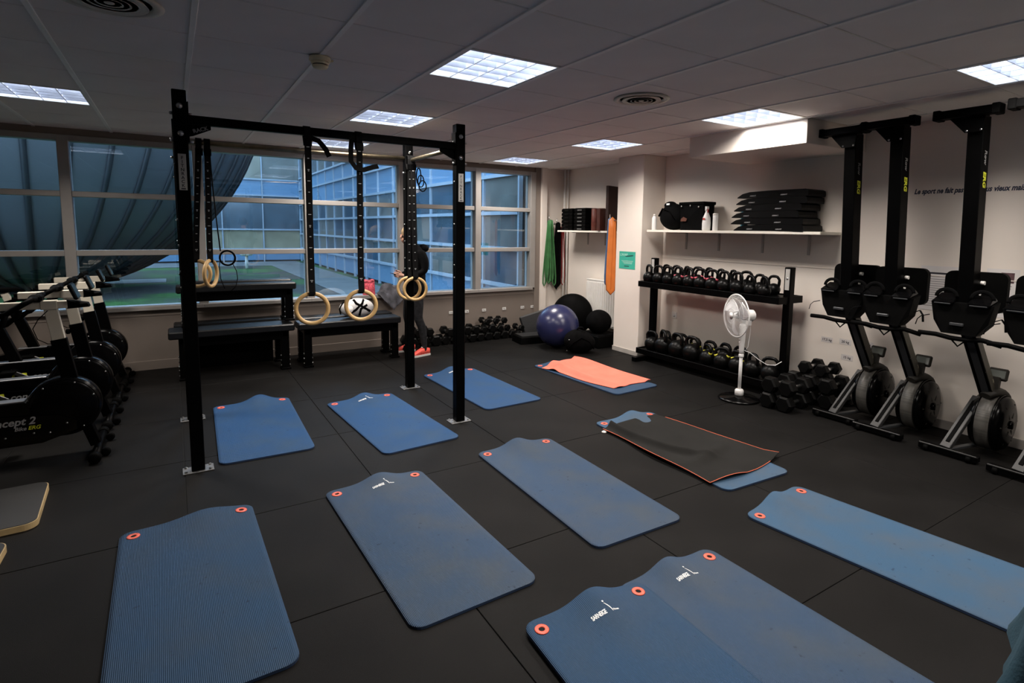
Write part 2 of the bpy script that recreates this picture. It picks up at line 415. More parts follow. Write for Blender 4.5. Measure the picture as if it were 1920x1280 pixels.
def exercise_mat(far, ang, label, foam, amp=.03, u0=.06, wd=.09, logo=False, W=MW, L=ML, z=0.0, amp2=0.0):
    """far = middle of the edge with the eyelets; the mat runs towards -y of its own frame"""
    t = thing('exercise_mat', label, 'exercise mat', (far[0], far[1], z), radians(ang), 'blue ribbed exercise mats')
    r = .055; th = .0115
    def zz(u, d): return 1.45*amp*exp(-((u-u0)/wd)**2)*exp(-(d/.17)**2) + amp2*exp(-((u+.2)/.09)**2)*exp(-(d/.12)**2)
    nu, nv = 30, 44
    def P(a, b):
        d = L*b
        e = min(d, L-d)
        hw = W/2 - (r-sqrt(max(0, r*r-(r-e)**2)) if e < r else 0)
        u = (a*2-1)*hw
        return (u, -d, th+zz(u, d))
    # finer rows near both ends
    vs = []
    rows = [0, .004, .012, .024, .04, .058]; rows = [x/L for x in rows]+[.07+.86*k/28 for k in range(29)]+[1-x/L for x in reversed(rows)]
    for b in rows:
        vs += [P(i/nu, b) for i in range(nu+1)]
    nr = len(rows)-1; q = lambda i, j: j*(nu+1)+i
    fs = [(q(i, j), q(i, j+1), q(i+1, j+1), q(i+1, j)) for j in range(nr) for i in range(nu)]
    b = MB(); b.add(vs, fs, True)
    rim = [q(i, 0) for i in range(nu)]+[q(nu, j) for j in range(nr)]+[q(i, nr) for i in range(nu, 0, -1)]+[q(0, j) for j in range(nr, 0, -1)]
    lo = [(x, y, zc-th+.0005) for x, y, zc in vs]
    N = len(vs); n = len(rim)
    b.add(vs+lo, [(rim[k], rim[(k+1) % n], N+rim[(k+1) % n], N+rim[k]) for k in range(n)], False, 1)
    b.add(lo, [tuple(reversed(f)) for f in fs], True, 1)
    b.build('foam_pad', [foam, M_foamside], t)
    for sx in (-1, 1):
        u, d = sx*(W/2-.058), .062; z0 = th+zz(u, d)
        e = MB().lathe([(.0125, .0005), (.0125, .003), (.016, .0042), (.027, .0034), (.0295, .0005)], 28, mi=0)
        e.lathe([(1e-5, .0009), (.0128, .0009)], 20, mi=1)
        sl = (zz(u+.01, d)-zz(u-.01, d))/.02
        e.build('eyelet', [M_coral, M_seam], t, (u, -d, z0), (0, -math.atan(sl), 0), label='coral plastic eyelet ring')
    if logo:
        M = T3((-.05, -.135, 0))
        def press(o_):
            for v in o_.data.vertices: v.co.z = th+zz(v.co.x, -v.co.y)+.0009+(v.co.z if v.co.z > 0 else 0)*.5
        press(text('logo', 'SARNEIGE', .027, M_print, t, M, .0003, bold=.0009, sx=.62, spacing=.92))
        sw = MB()
        sw.tube([M @ Vector((.100-.018*(k/8)**2, .000+.044*(k/8), 0)) for k in range(9)], [.0008+.0022*sin(pi*(k+.6)/9.2) for k in range(9)], 6, flat=(.15, 1), up=(0, 0, 1))
        sw.sphere(M @ Vector((.083, .052, 0)), .0045, sc=(1, 1, .15), seg=10, rings=6)
        press(sw.build('logo_swoosh', M_print, t))
        press(text('logo_small', 'Fitness', .012, M_print, t, M @ T3((.104, .002, 0)), .0003, bold=.0004, sx=.8))
    return t
exercise_mat((.004, 3.352), 0.8, 'dark blue ribbed mat in the left foreground, no print', M_foam[0], .022, .08, .13)
exercise_mat((.982, 3.296), 1.5, 'blue mat with white logo, left of the centre foreground', M_foam[1], .030, .03, .10, True)
exercise_mat((2.020, 3.352), -1.2, 'greyish blue mat without logo in the middle of the floor', M_foam[1], .034, .02, .10)
exercise_mat((.525, 5.385), -1.6, 'bright blue mat inside the rig beside its left post', M_foam[3], .040, .06, .10)
exercise_mat((1.375, 5.030), 3.7, 'blue mat with logo under the hanging rings inside the rig', M_foam[3], .030, .04, .09, True)
exercise_mat((2.478, 5.520), 2.0, 'blue mat partly hidden behind the right front rig post', M_foam[3], .035, .03, .10, True)
exercise_mat((1.872, 1.725), 0.5, 'slate blue mat whose left side is overlapped, bottom right', M_foam[1], .030, .0, .09, True, L=1.36, W=.60)
exercise_mat((1.385, 1.712), -3.0, 'ribbed blue mat overlapping its neighbour at the bottom edge', M_foam[0], .034, .03, .10, True, z=.0125)
exercise_mat((2.905, 1.872), 6.5, 'lighter blue mat running out of the right picture edge', M_foam[2], .030, .0, .10)
exercise_mat((.075, 1.868), 0.5, 'blue mat of which one corner shows at the bottom edge', M_foam[0], .0)
exercise_mat((3.735, 5.305), 3.2, 'blue mat under the coral towel', M_foam[0], .012, .0, .1)
exercise_mat((3.130, 3.415), -2.8, 'light blue mat under the black towel', M_foam[2], .030, .08, .10)

# ---- towels
def wrinkle(u, v, seed, a):
    s = 0
    rnd = random.Random(seed)
    for k in range(6):
        an = rnd.uniform(-.6, .6); f = rnd.uniform(4, 11); ph = rnd.uniform(0, 6.28)
        s += sin((u*cos(an)+v*sin(an)*.6)*f+ph)*rnd.uniform(.4, 1)
    return a*max(0, s/3.0)**1.3
M_towel = mat('coral_towel', (.88, .215, .15), .95, var=.06, scale=5, bump=.4, bscale=420, spec=.15)
def patch(cs, ex):
    """bilinear patch of 4 corners (far left, far right, near right, near left) with side offsets ex(u,v)->(dx,dy)"""
    def f(u, v):
        a = Vector(cs[0])*(1-u)+Vector(cs[1])*u; b = Vector(cs[3])*(1-u)+Vector(cs[2])*u
        p = a*(1-v)+b*v; dx, dy = ex(u, v); return p.x+dx, p.y+dy
    return f
pc = patch([(3.44, 5.11), (4.02, 5.30), (4.14, 4.12), (3.60, 4.09)], lambda u, v: (.035*sin(v*7)*(1-u)*.6+.03*sin(5*v+1)*u*(1-v), .012*sin(u*9+v*3)))
def tow(u, v):
    x, y = pc(u, v)
    z = .020+wrinkle(u*1.6, v*2.8, 3, .046)+.050*exp(-((u-.55)/.28)**2-((v-.12)/.16)**2)+.014*exp(-((u-.95)/.09)**2)*sin(pi*v)
    if u < .22: z += .022*exp(-((v-.17)/.06)**2)
    return (x, y, z)
MB().grid(tow, 60, 90, thick=(0, 0, -.004)).build('coral_towel', M_towel, label='crumpled coral towel spread over the mat by the pillar', cat='towel')
M_btow = mat('black_towel', (.017, .0165, .0155), .95, var=.15, scale=4, bump=.3, bscale=420, spec=.15)
pb = patch([(2.785, 3.262), (3.40, 3.315), (3.53, 2.24), (2.745, 2.19)], lambda u, v: (.012*sin(v*9)*(1-u), -.05*sin(u*pi)*v*v))
def btow(u, v):
    x, y = pb(u, v)
    ridge = .045*exp(-((u-.16-.42*(v-.05)**1.0+.16*sin(v*4))/.045)**2)*(1 if v < .62 else exp(-((v-.62)/.1)**2))
    ridge2 = .034*exp(-((v-.78+.12*u)/.045)**2)*max(0, sin(pi*min(1, u*1.1)))
    z = .019+wrinkle(u*.9, v*1.9, 11, .018)+ridge+ridge2+.014*exp(-(v/.06)**2)*sin(pi*min(1, u*1.05))
    if v > .9: z += .018*((v-.9)/.1)*max(0, sin(u*7.5))
    return (x, y, z)
t = thing('black_towel', 'black towel with orange edging on a light blue mat', 'towel')
MB().grid(btow, 60, 90, thick=(0, 0, -.003)).build('cloth', M_btow, t)
Mor = mat('orange_edging', (.62, .13, .06), .7)
MB().tube([tuple(Vector(btow(0, k/60))+Vector((0, 0, .001))) for k in range(61)], .0026, 6).build('edging', Mor, t)
MB().tube([tuple(Vector(btow(1, .10+.9*k/60))+Vector((0, 0, .001))) for k in range(61)], .0022, 6).build('edging', Mor, t)
MB().tube([tuple(Vector(btow(k/60*.80, 1))+Vector((0, 0, .001))) for k in range(61)], .0024, 6).build('edging', Mor, t)
MB().lathe([(1e-5, 0), (.018, 0), (.020, .006), (.012, .012), (1e-5, .013)], 20).build('bottle_cap', M_white, loc=(2.775, 3.235, 0), label='small white cap beside the black towel', cat='cap')

# ---- wooden edged boards at the left edge
M_ply = mat('plywood_edge', (.52, .38, .19), .55, var=.15, scale=8)
M_grip = mat('black_grip_sheet', (.013, .013, .0135), .55, var=.1, scale=40, bump=.2, bscale=500)
def board(loc, rz, label):
    t = thing('balance_board', label, 'board', loc, rz, 'black topped boards')
    def rr(w, d, r, n=8):
        p = []
        for cx_, cy_, a0 in ((w, d, 0), (-w, d, pi/2), (-w, -d, pi), (w, -d, 1.5*pi)):
            for k in range(n+1):
                a = a0+pi/2*k/n; p.append((cx_+(r*cos(a) if cx_ > 0 else r*cos(a))-(r if cx_ > 0 else -r), cy_+r*sin(a)-(r if cy_ > 0 else -r)))
        return p
    MB().prism(rr(.40, .29, .06), 0, .032).build('plywood', M_ply, t)
    MB().prism(rr(.395, .285, .057), .032, .035).build('grip_top', M_grip, t)
board((-1.075, 3.925, 0), radians(3), 'black topped plywood board at the left edge, the farther one')
board((-1.145, 3.225, 0), radians(-1), 'black topped plywood board at the left edge, the nearer one')

# ================================================================== RIG
RXs, RYs, RH, PW = (.07, 1.912), (4.045, 5.165), 2.365, .075
rig = thing('pull_up_rig', 'tall black steel pull-up rig with four posts', 'gym rig', (.99, 4.6, 0))
O = Vector((.99, 4.6, 0))
def L(x, y, z): return (x-O.x, y-O.y, z-O.z)
M_sticker = mat('sticker_silver', (.42, .41, .39), .5, var=.06)
for ix, x in enumerate(RXs):
    for iy, y in enumerate(RYs):
        p = MB().cbox(-PW/2, PW/2, -PW/2, PW/2, .006, RH, .004).build('post', M_blk, rig, L(x, y, 0))
        MB().cbox(-.087, .087, -.055, .055, 0, .007, .002).build('base_plate', M_zinc, p)
        for sx in (-1, 1):
            for sy in (-1, 1):
                MB().lathe([(.009, .007), (.009, .014), (.006, .017), (1e-5, .017)], 6, smooth=False).build('anchor_bolt', M_steel, p, (sx*.068, sy*.038, 0))
        for z in (2.27, 2.11) if iy == 0 else (2.26, 2.12):
            MB().lathe([(.017, 0), (.017, .003), (.011, .005), (.009, .010), (1e-5, .011)], 16).build('bolt', M_steel, p, (0, -PW/2, z), (pi/2, 0, 0))
            MB().lathe([(.010, 0), (.010, .012), (.006, .016), (1e-5, .017)], 8).build('bolt', M_steel, p, (-PW/2, .0, z-.04), (0, -pi/2, 0))
            MB().lathe([(.010, 0), (.010, .022), (.006, .026), (1e-5, .027)], 8).build('bolt', M_steel, p, (PW/2+.004, .0, z-.04), (0, pi/2, 0))
        for z in (1.93, 1.60, 1.44, 1.28, 1.18):
            MB().lathe([(.006, 0), (.006, .005), (1e-5, .006)], 8).build('bolt', M_steel, p, (-PW/2, .0, z), (0, -pi/2, 0))
        if iy == 0:
            st = MB().box(-.021, .021, -PW/2-.001, -PW/2, 1.775, 1.99).build('sticker', M_sticker, p, label='silver sticker with vertical black lettering')
            for k, ch in enumerate('FITNRACK'):
                text('letter', ch, .026, M_ink, st, frame((0, -PW/2-.0012, 1.958-.0235*k), (1, 0, 0), (0, 0, 1)), .0003, align='CENTER', bold=.0006)
            MB().box(-.012, .012, -PW/2-.0016, -PW/2-.001, 1.780, 1.787).build('sticker_code_bar', M_ink, st)
# crossbars
fb = MB().cbox(RXs[0]+.038, RXs[1]-.038, RYs[0]-.02, RYs[0]+.02, 2.172, 2.226, .004)
for s, x in ((1, RXs[0]+.038), (-1, RXs[1]-.038)):
    fb.cbox(min(x, x+s*.008), max(x, x+s*.008), RYs[0]-.037, RYs[0]+.037, 2.06, 2.30, .002)
MB_o = fb.build('front_crossbar', M_blk, rig, L(0, 0, 0))
for s, x in ((1, RXs[0]+.046), (-1, RXs[1]-.046)):
    g = MB().prism([(0, 2.172), (s*.115, 2.172), (s*.115, 2.150), (s*.02, 2.105), (0, 2.10)], RYs[0]-.004, RYs[0]+.004, frame((x, 0, 0), (1, 0, 0), (0, 0, 1)) @ Matrix.Scale(-1, 4, (0, 0, 1)))
    gp = g.build('gusset', M_blk, rig, L(0, 0, 0))
    if s == 1: text('lettering', 'RACK', .032, mat('grey_print', (.35, .35, .35), .5), gp, frame((x+.022, RYs[0]-.0045, 2.122), (1, 0, .33), (-.33, 0, 1)), .0003, bold=.0008)
M_barr = mat('worn_steel_bar', (.30, .25, .17), .35, metal=1.0, var=.3, scale=12)
MB().cyl(L(RXs[0]+.03, RYs[1], 2.205), L(RXs[1]-.03, RYs[1], 2.215), .0175, seg=14).build('rear_pull_up_bar', M_barr, rig)
MB().cyl(L(RXs[1], RYs[0]+.03, 2.192), L(RXs[1], RYs[1]-.03, 2.192), .0175, seg=14).build('side_pull_up_bar', M_barr, rig)
MB().cyl(L(RXs[0], RYs[0]+.03, 2.192), L(RXs[0], RYs[1]-.03, 2.192), .0175, seg=14).build('side_pull_up_bar', M_blk, rig)
for x in RXs:
    for y, s in ((RYs[0]+.038, 1), (RYs[1]-.038, -1)):
        MB().cbox(x-.035, x+.035, min(y, y+s*.008), max(y, y+s*.008), 2.10, 2.30, .002).build('bar_flange', M_blk, rig, L(0, 0, 0))
        for z in (2.13, 2.27): MB().lathe([(.010, 0), (.010, .018), (.006, .022), (1e-5, .023)], 8).build('flange_bolt', M_steel, rig, L(x, y+s*.008, z), (-s*pi/2, 0, 0))

# ---- gym rings on numbered straps
M_ringwood = mat('birch_ring', (.62, .40, .17), .45, var=.12, scale=9)
M_strap = mat('black_webbing', (.002, .002, .0022), .75, var=.2, bump=.3, bscale=700, spec=.15)
M_tick = mat('strap_print', (.55, .55, .55), .6)
def ring_thing(top, ringc, normal_rz, label, width=.042, tail=None, loopback=False, sl=None, tilt=0.0):
    """strap hangs from top (x,y,z of the bar centre) down to a wooden ring"""
    t = thing('gym_ring', label, 'gym ring', (ringc[0], ringc[1], ringc[2]), 0, 'wooden gym rings on black straps')
    R, r = .1035, .0145
    MB().torus(R, r, RZ(normal_rz) @ RY(tilt) @ RX(pi/2)).build('ring', M_ringwood, t)
    o = Vector(ringc)
    a = Vector(top)-o; zt = a.z
    f = .0022/ (width/2)
    path = [Vector((0, -.006, R-.016)), Vector((0, -.018, R-.004)), Vector((0, -.019, R+.012)), Vector((a.x*.06, a.y*.06-.012, R+.06))]
    for k in range(1, 9): path.append(Vector((a.x*k/9, (a.y-.03)*k/9-.004, R+.06+(zt-R-.06)*k/9)))
    path += [Vector((a.x, a.y-.034, zt)), Vector((a.x, a.y-.024, zt+.028)), Vector((a.x, a.y, zt+.034)), Vector((a.x, a.y+.024, zt+.028)), Vector((a.x, a.y+.030, zt-.02)), Vector((a.x, a.y+.0, zt-.09))]
    s = MB().tube(path, width/2, 4, flat=(1.35, 1.35*f*1.0) if False else (f*1.414, 1.414), up=(0, 1, 0)).build('strap', M_strap, t)
    b = MB(); n = 13
    for k in range(n):
        q = .03+.94*k/n; i = 3+q*9; i0 = int(i); p = path[i0].lerp(path[min(i0+1, len(path)-1)], i-i0)
        w2 = .006 if k % 3 else .009
        b.box(p.x-w2, p.x+w2, p.y-.0042, p.y-.0030, p.z-.0022, p.z+.0022)
        if k % 5 == 0: b.box(p.x-.004, p.x+.004, p.y-.0042, p.y-.0030, p.z-.011, p.z-.007)
    b.build('strap_numbers', M_tick, s)
    bk = MB().cbox(a.x-width*.62, a.x+width*.62, a.y-.042, a.y-.028, zt-.10, zt-.045, .003)
    bk.build('cam_buckle', M_blk, t)
    if tail:
        MB().tube([Vector(p)-o for p in tail], .017, 4, flat=(.09*1.414, 1.414), up=(0, 1, .3)).build('strap_tail', M_strap, t)
    return t
ring_thing((.79, 4.045, 2.199), (.787, 4.005, 1.007), radians(-12), 'wooden ring hanging lower left of centre on the front bar', tail=[(.80, 4.02, 2.16), (.86, 4.01, 2.14), (.90, 4.0, 2.09), (.925, 4.0, 2.04)])
ring_thing((1.133, 4.045, 2.199), (1.122, 4.005, 1.009), radians(-14), 'wooden ring in front of the white sports bag, front bar', tail=[(1.09, 4.03, 2.22), (1.075, 4.02, 2.10), (1.07, 4.0, 2.02), (1.10, 3.99, 1.975), (1.15, 3.985, 1.965), (1.22, 3.99, 1.99), (1.26, 4.0, 2.0)])
ring_thing((1.918, 5.085, 2.20), (1.925, 5.035, .990), radians(-16), 'nearer wooden ring of the pair beside the rear right post', width=.05)
ring_thing((1.895, 5.10, 2.20), (1.893, 5.115, .990), radians(-24), 'farther wooden ring of the pair beside the rear right post', width=.04)
ring_thing((.205, 5.165, 2.205), (.150, 5.13, 1.185), radians(-30), 'wooden ring half hidden by the left front post')
ring_thing((.262, 5.165, 2.205), (.243, 5.10, 1.185), radians(62), 'wooden ring seen edge-on right of the left front post')
# suspension cord with handle loop
t = thing('suspension_cord', 'thin black cord with a round handle loop on the rear bar', 'cord', (.33, 5.165, 2.2))
o = Vector((.33, 5.165, 2.2))
MB().tube([Vector(p)-o for p in ((.27, 5.165, 2.222), (.275, 5.14, 2.2), (.285, 5.13, 1.9), (.30, 5.12, 1.62), (.318, 5.11, 1.36))], .005, 6).build('cord', M_strap, t)
MB().torus(.058, .0075, T3(Vector((.365, 5.10, 1.305))-o) @ RZ(radians(-25)) @ RX(pi/2), 28, 8).build('handle_loop', M_blkmatte, t)
MB().tube([Vector(p)-o for p in ((.40, 5.1, 1.26), (.425, 5.09, 1.20), (.43, 5.08, 1.14), (.415, 5.08, 1.075), (.38, 5.08, 1.04))], .0035, 6).build('loose_end', M_strap, t)
MB().tube([Vector(p)-o for p in ((.32, 5.11, 1.34), (.305, 5.1, 1.24), (.31, 5.09, 1.14), (.335, 5.08, 1.06))], .0035, 6).build('loose_end', M_strap, t)
# coiled skipping rope on the rear right post
t = thing('skipping_rope', 'black coiled skipping rope hung on the rear right post', 'rope', (1.985, 5.10, 2.05))
for k, (rx, rz, dx) in enumerate(((.022, .075, .0), (.030, .055, .012), (.036, .05, .02))):
    MB().tube([(dx+rx*cos(a)+.006*k, -.02-.008*k, -.045*k+rz*sin(a)) for a in [2*pi*i/24 for i in range(24)]], .0055, 6, True).build('coil', M_blkmatte, t)

# ================================================================== BENCHES
M_vinyl = mat('black_vinyl', (.005, .0053, .006), .36, var=.15, bump=.1, bscale=300, spec=.4)
def bench(name, label, x0, x1, y0, y1, z0, zt, legx, apron=True, group='black steel benches by the window'):
    t = thing(name, label, 'bench', ((x0+x1)/2, (y0+y1)/2, z0), 0, group)
    o = Vector(((x0+x1)/2, (y0+y1)/2, z0)); hx = (x1-x0)/2; hy = (y1-y0)/2; h = zt-z0
    ym = -hy+(y1-y0)*.56
    MB().cbox(-hx, hx, -hy, ym-.006, h-.075, h, .012).build('seat_board', M_vinyl, t)
    MB().cbox(-hx+.05, hx-.01, ym, hy, h-.055, h+.018, .012).build('rear_board', M_vinyl, t)
    for lx in legx:
        for ly in (-hy+.09, hy-.08):
            l = MB().cbox(lx-o.x-.04, lx-o.x+.04, ly-.04, ly+.04, .02 if z0 < .1 else 0, h-.07, .004).build('leg', M_blk, t)
            MB().cbox(lx-o.x-.05, lx-o.x+.05, ly-.06, ly+.06, 0, .022, .003).build('foot_plate', M_blk, l)
            for k in range(3):
                MB().lathe([(.010, 0), (.010, .008), (1e-5, .010)], 8).build('bolt', M_steel, l, (lx-o.x-.04, ly-.015, .045+.055*k), (0, -pi/2, 0))
                MB().lathe([(.010, 0), (.010, .008), (1e-5, .010)], 8).build('bolt', M_steel, l, (lx-o.x+.04, ly-.015, .045+.055*k), (0, pi/2, 0))
        MB().cbox(lx-o.x-.03, lx-o.x+.03, -hy+.05, hy-.05, h-.14, h-.07, .004).build('cross_member', M_blk, t)
    if apron: MB().cbox(legx[0]-o.x+.03, legx[1]-o.x-.03, -hy+.06, -hy+.09, h-.17, h-.07, .004).build('apron', M_blk, t)
    return t, o
tb, ob = bench('low_bench', 'low black bench carrying a second bench, left', -.085, 1.085, 6.46, 7.06, 0, .505, (.04, .99))
MB().cbox(-.40, .40, .02, .05, .05, .44, .004).build('back_panel', M_blkmatte, tb)
bench('low_bench', 'low black bench holding the white sports bag', 1.115, 2.275, 6.42, 6.93, 0, .505, (1.22, 2.215))
bench('stacked_bench', 'narrow black bench standing on top of the left bench', .0, 1.125, 6.53, 6.93, .526, .955, (.085, 1.055))

# ---- things on and by the right bench
t = thing('sports_bag', 'white and black sports bag standing on the right bench', 'bag', (1.80, 6.62, .507))
M_bagw = mat('bag_white', (.72, .71, .70), .6, var=.08, bump=.2, bscale=90)
b = MB(); b.sphere((0, 0, .1125), .115, sc=(1.75, .95, .97), seg=28, rings=16)
b.build('body', M_bagw, t)
for k, pth in enumerate(([(-.12, -.085, .05), (-.04, -.112, .10), (.04, -.10, .17), (.07, -.05, .212)], [(.14, -.075, .07), (.06, -.108, .12), (-.03, -.10, .175), (-.05, -.05, .215)], [(.0, -.112, .03), (.02, -.115, .11), (.1, -.09, .15)])):
    MB().tube(pth, .014, 6, flat=(.35, 1), up=(0, -1, 0)).build('panel_band', M_blkfab, t)
MB().tube([(-.19, -.02, .05), (-.205, -.03, .11), (-.17, -.03, .18), (-.10, -.02, .215), (-.05, 0, .225)], .008, 8).build('strap', M_blkfab, t)
MB().lathe([(1e-5, .0), (.045, .0), (.045, .003), (1e-5, .003)], 20).build('round_badge', M_whiteplastic, t, (-.11, -.096, .11), (radians(72), 0, radians(-25)))
def cloth_heap(name, label, cat, loc, sx, sy, hz, m, seed, drape=None):
    rnd = random.Random(seed)
    ph = [(rnd.uniform(3, 9), rnd.uniform(3, 9), rnd.uniform(0, 6)) for _ in range(5)]
    def f(u, v):
        x, y = (u*2-1), (v*2-1)
        e = max(0, 1-(abs(x)**2.6+abs(y)**2.6)**(1/2.6))
        z = hz*min(1, e*2.6)**.6*(.75+.26*sum(sin(a*x+b_*y+c) for a, b_, c in ph)/2)
        z += .022*min(1, e*3)*abs(sin(7*x+4*y+ph[0][2]))+.014*min(1, e*3)*abs(sin(11*y-6*x+ph[1][2]))
        wx = 1+.08*sin(5*y+ph[0][2]); wy = 1+.1*sin(4*x+ph[1][2])
        p = Vector((x*sx*wx, y*sy*wy, z+.006))
        if drape and y < -.1:
            d = (-y-.1)/.9; p.z -= drape*d*(1.25-1.0*abs(x-.1))+.0; p.y = -.1*sy-.035*d-.022*abs(sin(6*x+1))*d-.035
        return p
    return MB().grid(f, 40, 30, thick=(0, .004, -.006) if drape else (0, 0, -.005)).build(name, m, None, loc, label=label, cat=cat)
cloth_heap('jacket', 'grey jacket thrown over the window sill beside the standing person', 'jacket', (2.40, 7.185, .70), .17, .11, .085, mat('grey_fabric', (.085, .085, .10), .9, var=.5, scale=10, bump=.3, bscale=300), 4, .17)
t = thing('gym_pouch', 'pink patterned pouch on the sill behind the white bag', 'pouch', (2.13, 7.215, .692))
Mpk = mat('pink_pattern', (.85, .10, .14), .8, var=.5, scale=40)
def pouch(u, v):
    x = (u*2-1); return (x*.075*(1-.12*v), -.03*sin(pi*u)*sin(pi*min(1, v*.8+.2))-.01, .19*v+.01*sin(9*u)*v)
MB().grid(pouch, 16, 14, thick=(0, .05, 0)).build('bag', Mpk, t)
MB().tube([(-.07, -.01, .17), (-.03, -.03, .19), (.02, -.03, .192), (.06, -.01, .18)], .006, 6).build('drawstring', mat('pink_cord', (.8, .2, .25), .8), t)
# ================================================================== BIKES
M_beige = mat('beige_tube', (.62, .57, .47), .45, var=.05)
M_yel = mat('yellow_print', (.62, .66, .03), .6)
M_greyprint = mat('grey_lettering', (.36, .36, .36), .5)
M_fly = mat('flywheel_black', (.0016, .0016, .0018), .22, var=.1, spec=.16)
def make_bike():
    t = thing('exercise_bike', 'b', 'exercise bike', (0, 0, 0), 0, 'black exercise bikes in a row by the window')
    P = frame((0, 0, 0), (1, 0, 0), (0, 0, 1))         # xz plane, thickness along -y
    def slab(name, poly, y0, y1, m, par=t): return MB().prism([(x, z) for x, z in poly], -y1, -y0, P).build(name, m, par)
    body = slab('body', [(.03, .17), (-.12, .125), (-.60, .125), (-1.12, .12), (-1.2, .15), (-1.2, .23), (-1.0, .30), (-.58, .40), (-.20, .405), (-.05, .36)], -.055, .055, M_blkgloss)
    MB().cbox(-.62, -.20, -.040, .040, .404, .415, .003).build('top_strip', mat('brushed_strip', (.42, .43, .45), .35, metal=.8), t)
    cover = slab('side_cover', [(.06, .19), (-.12, .127), (-.62, .127), (-.66, .20), (-.62, .345), (-.27, .325), (-.03, .30), (.06, .25)], -.070, -.055, M_blkgloss)
    fw = MB().lathe([(1e-5, -.060), (.165, -.060), (.192, -.048), (.200, -.035), (.200, .035), (.192, .048), (.165, .060), (1e-5, .060)], 48, T3((0, 0, .345)) @ RX(pi/2)).build('flywheel_housing', M_fly, t)
    for y in (-.047, .047):
        MB().torus(.185, .006, T3((0, y, .345)) @ RX(pi/2), 48, 8).build('housing_rib', M_fly, fw)
    for a in (.4, 1.2, 2.2, 3.6, 4.4, 5.3):
        MB().lathe([(.006, 0), (.006, .004), (1e-5, .005)], 8).build('screw', M_steel, fw, (.172*cos(a), -.056, .345+.172*sin(a)), (pi/2, 0, 0))
    for x, z in ((-.30, .19), (-.16, .20), (-.08, .19), (-.50, .17), (.01, .24)):
        MB().lathe([(.006, 0), (.006, .004), (1e-5, .005)], 8).build('screw', M_steel, body, (x, -.070, z), (pi/2, 0, 0))
    text('lettering', 'concept 2', .066, M_greyprint, cover, frame((-.41, -.0708, .265), (1, 0, 0), (0, 0, 1)), .0004, shear=.25, bold=.0016, sx=.98)
    text('lettering', 'Bike', .034, M_greyprint, cover, frame((-.255, -.0708, .228), (1, 0, 0), (0, 0, 1)), .0004, shear=.25, bold=.0006)
    text('lettering', 'ERG', .034, M_yel, cover, frame((-.188, -.0708, .228), (1, 0, 0), (0, 0, 1)), .0004, shear=.25, bold=.0006)
    lg = MB()
    arc = [(.030*cos(a), .032*sin(a)) for a in [radians(60+240*k/12) for k in range(13)]]+[(.016*cos(a)+.004, .030*sin(a)) for a in [radians(290-220*k/12) for k in range(13)]]
    lg.prism([(x-.505, z+.29) for x, z in arc], .0702, .0712, P)
    lg.prism([(-.47, .322), (-.44, .322), (-.438, .30), (-.435, .29), (-.438, .28), (-.44, .258), (-.47, .258), (-.462, .29)], .0702, .0712, P)
    lg.build('logo', M_yel, cover)
    # front foot
    MB().bar((.10, 0, .22), (.15, 0, .05), .075, .06).build('front_leg', M_blk, t)
    f = MB().cyl((.165, -.26, .038), (.165, .26, .038), .026, seg=12).build('front_foot', M_blk, t)
    for s in (-1, 1):
        MB().lathe([(.030, 0), (.036, .01), (.036, .05), (.026, .06), (1e-5, .062)], 16, T3((.165, s*.245, .038)) @ RX(-s*pi/2)).build('foot_cap', M_blkmatte, f)
        MB().lathe([(.012, -.014), (.026, -.014), (.028, 0), (.026, .014), (.012, .014)], 16, T3((.215, s*.16, .030)) @ RX(pi/2)).build('transport_wheel', M_blkmatte, f)
    f = MB().cyl((-1.12, -.22, .035), (-1.12, .22, .035), .026, seg=12).build('rear_foot', M_blk, t)
    for s in (-1, 1): MB().lathe([(.030, 0), (.035, .01), (.035, .05), (1e-5, .062)], 16, T3((-1.12, s*.20, .035)) @ RX(-s*pi/2)).build('foot_cap', M_blkmatte, f)
    MB().bar((-1.12, 0, .18), (-1.12, 0, .05), .07, .06, up=(1, 0, 0)).build('rear_leg', M_blk, t)
    # handlebar post
    MB().bar((.055, 0, .40), (-.008, 0, .80), .052, .085, up=(1, 0, 0)).build('post_sleeve', M_blk, t)
    MB().bar((-.006, 0, .79), (-.040, 0, 1.03), .042, .070, up=(1, 0, 0)).build('post', M_beige, t)
    kn = MB().lathe([(.014, 0), (.020, .006), (.020, .022), (.012, .028), (1e-5, .029)], 12).build('height_knob', M_blkmatte, t, (-.045, 0, .74), (0, -pi/2, 0))
    sl = MB().cbox(-.33, .055, -.023, .023, 1.005, 1.055, .004).build('slider', M_beige, t)
    MB().cbox(-.085, .0, -.028, .028, 1.0, 1.06, .003).build('slider_clamp', M_beige, sl)
    MB().cbox(-.35, -.325, -.018, .018, 1.02, 1.048, .003).build('slider_end', M_blkmatte, sl)
    hb = MB()
    for s in (-1, 1):
        hb.tube([(-.10, s*.03, 1.075), (-.11, s*.12, 1.085), (-.10, s*.185, 1.085), (-.14, s*.205, 1.06), (-.22, s*.205, 1.005), (-.30, s*.20, .985), (-.40, s*.19, .985)], .0165, 10)
        hb.tube([(-.22, s*.205, 1.005), (-.24, s*.205, .94), (-.30, s*.20, .885), (-.36, s*.19, .865)], .0155, 10)
    hb.build('handlebar', M_blkmatte, t)
    MB().cbox(-.14, -.07, -.05, .05, 1.055, 1.10, .012).build('bar_clamp', M_blkmatte, t)
    MB().hull([(.05, -.02, 1.0), (.05, .02, 1.0), (.05, -.02, 1.06), (.05, .02, 1.06), (.12, -.045, 1.03), (.12, .045, 1.03), (.17, -.04, 1.01), (.17, .04, 1.01), (.16, -.04, 1.035), (.16, .04, 1.035)]).build('monitor_arm', M_blkmatte, t)
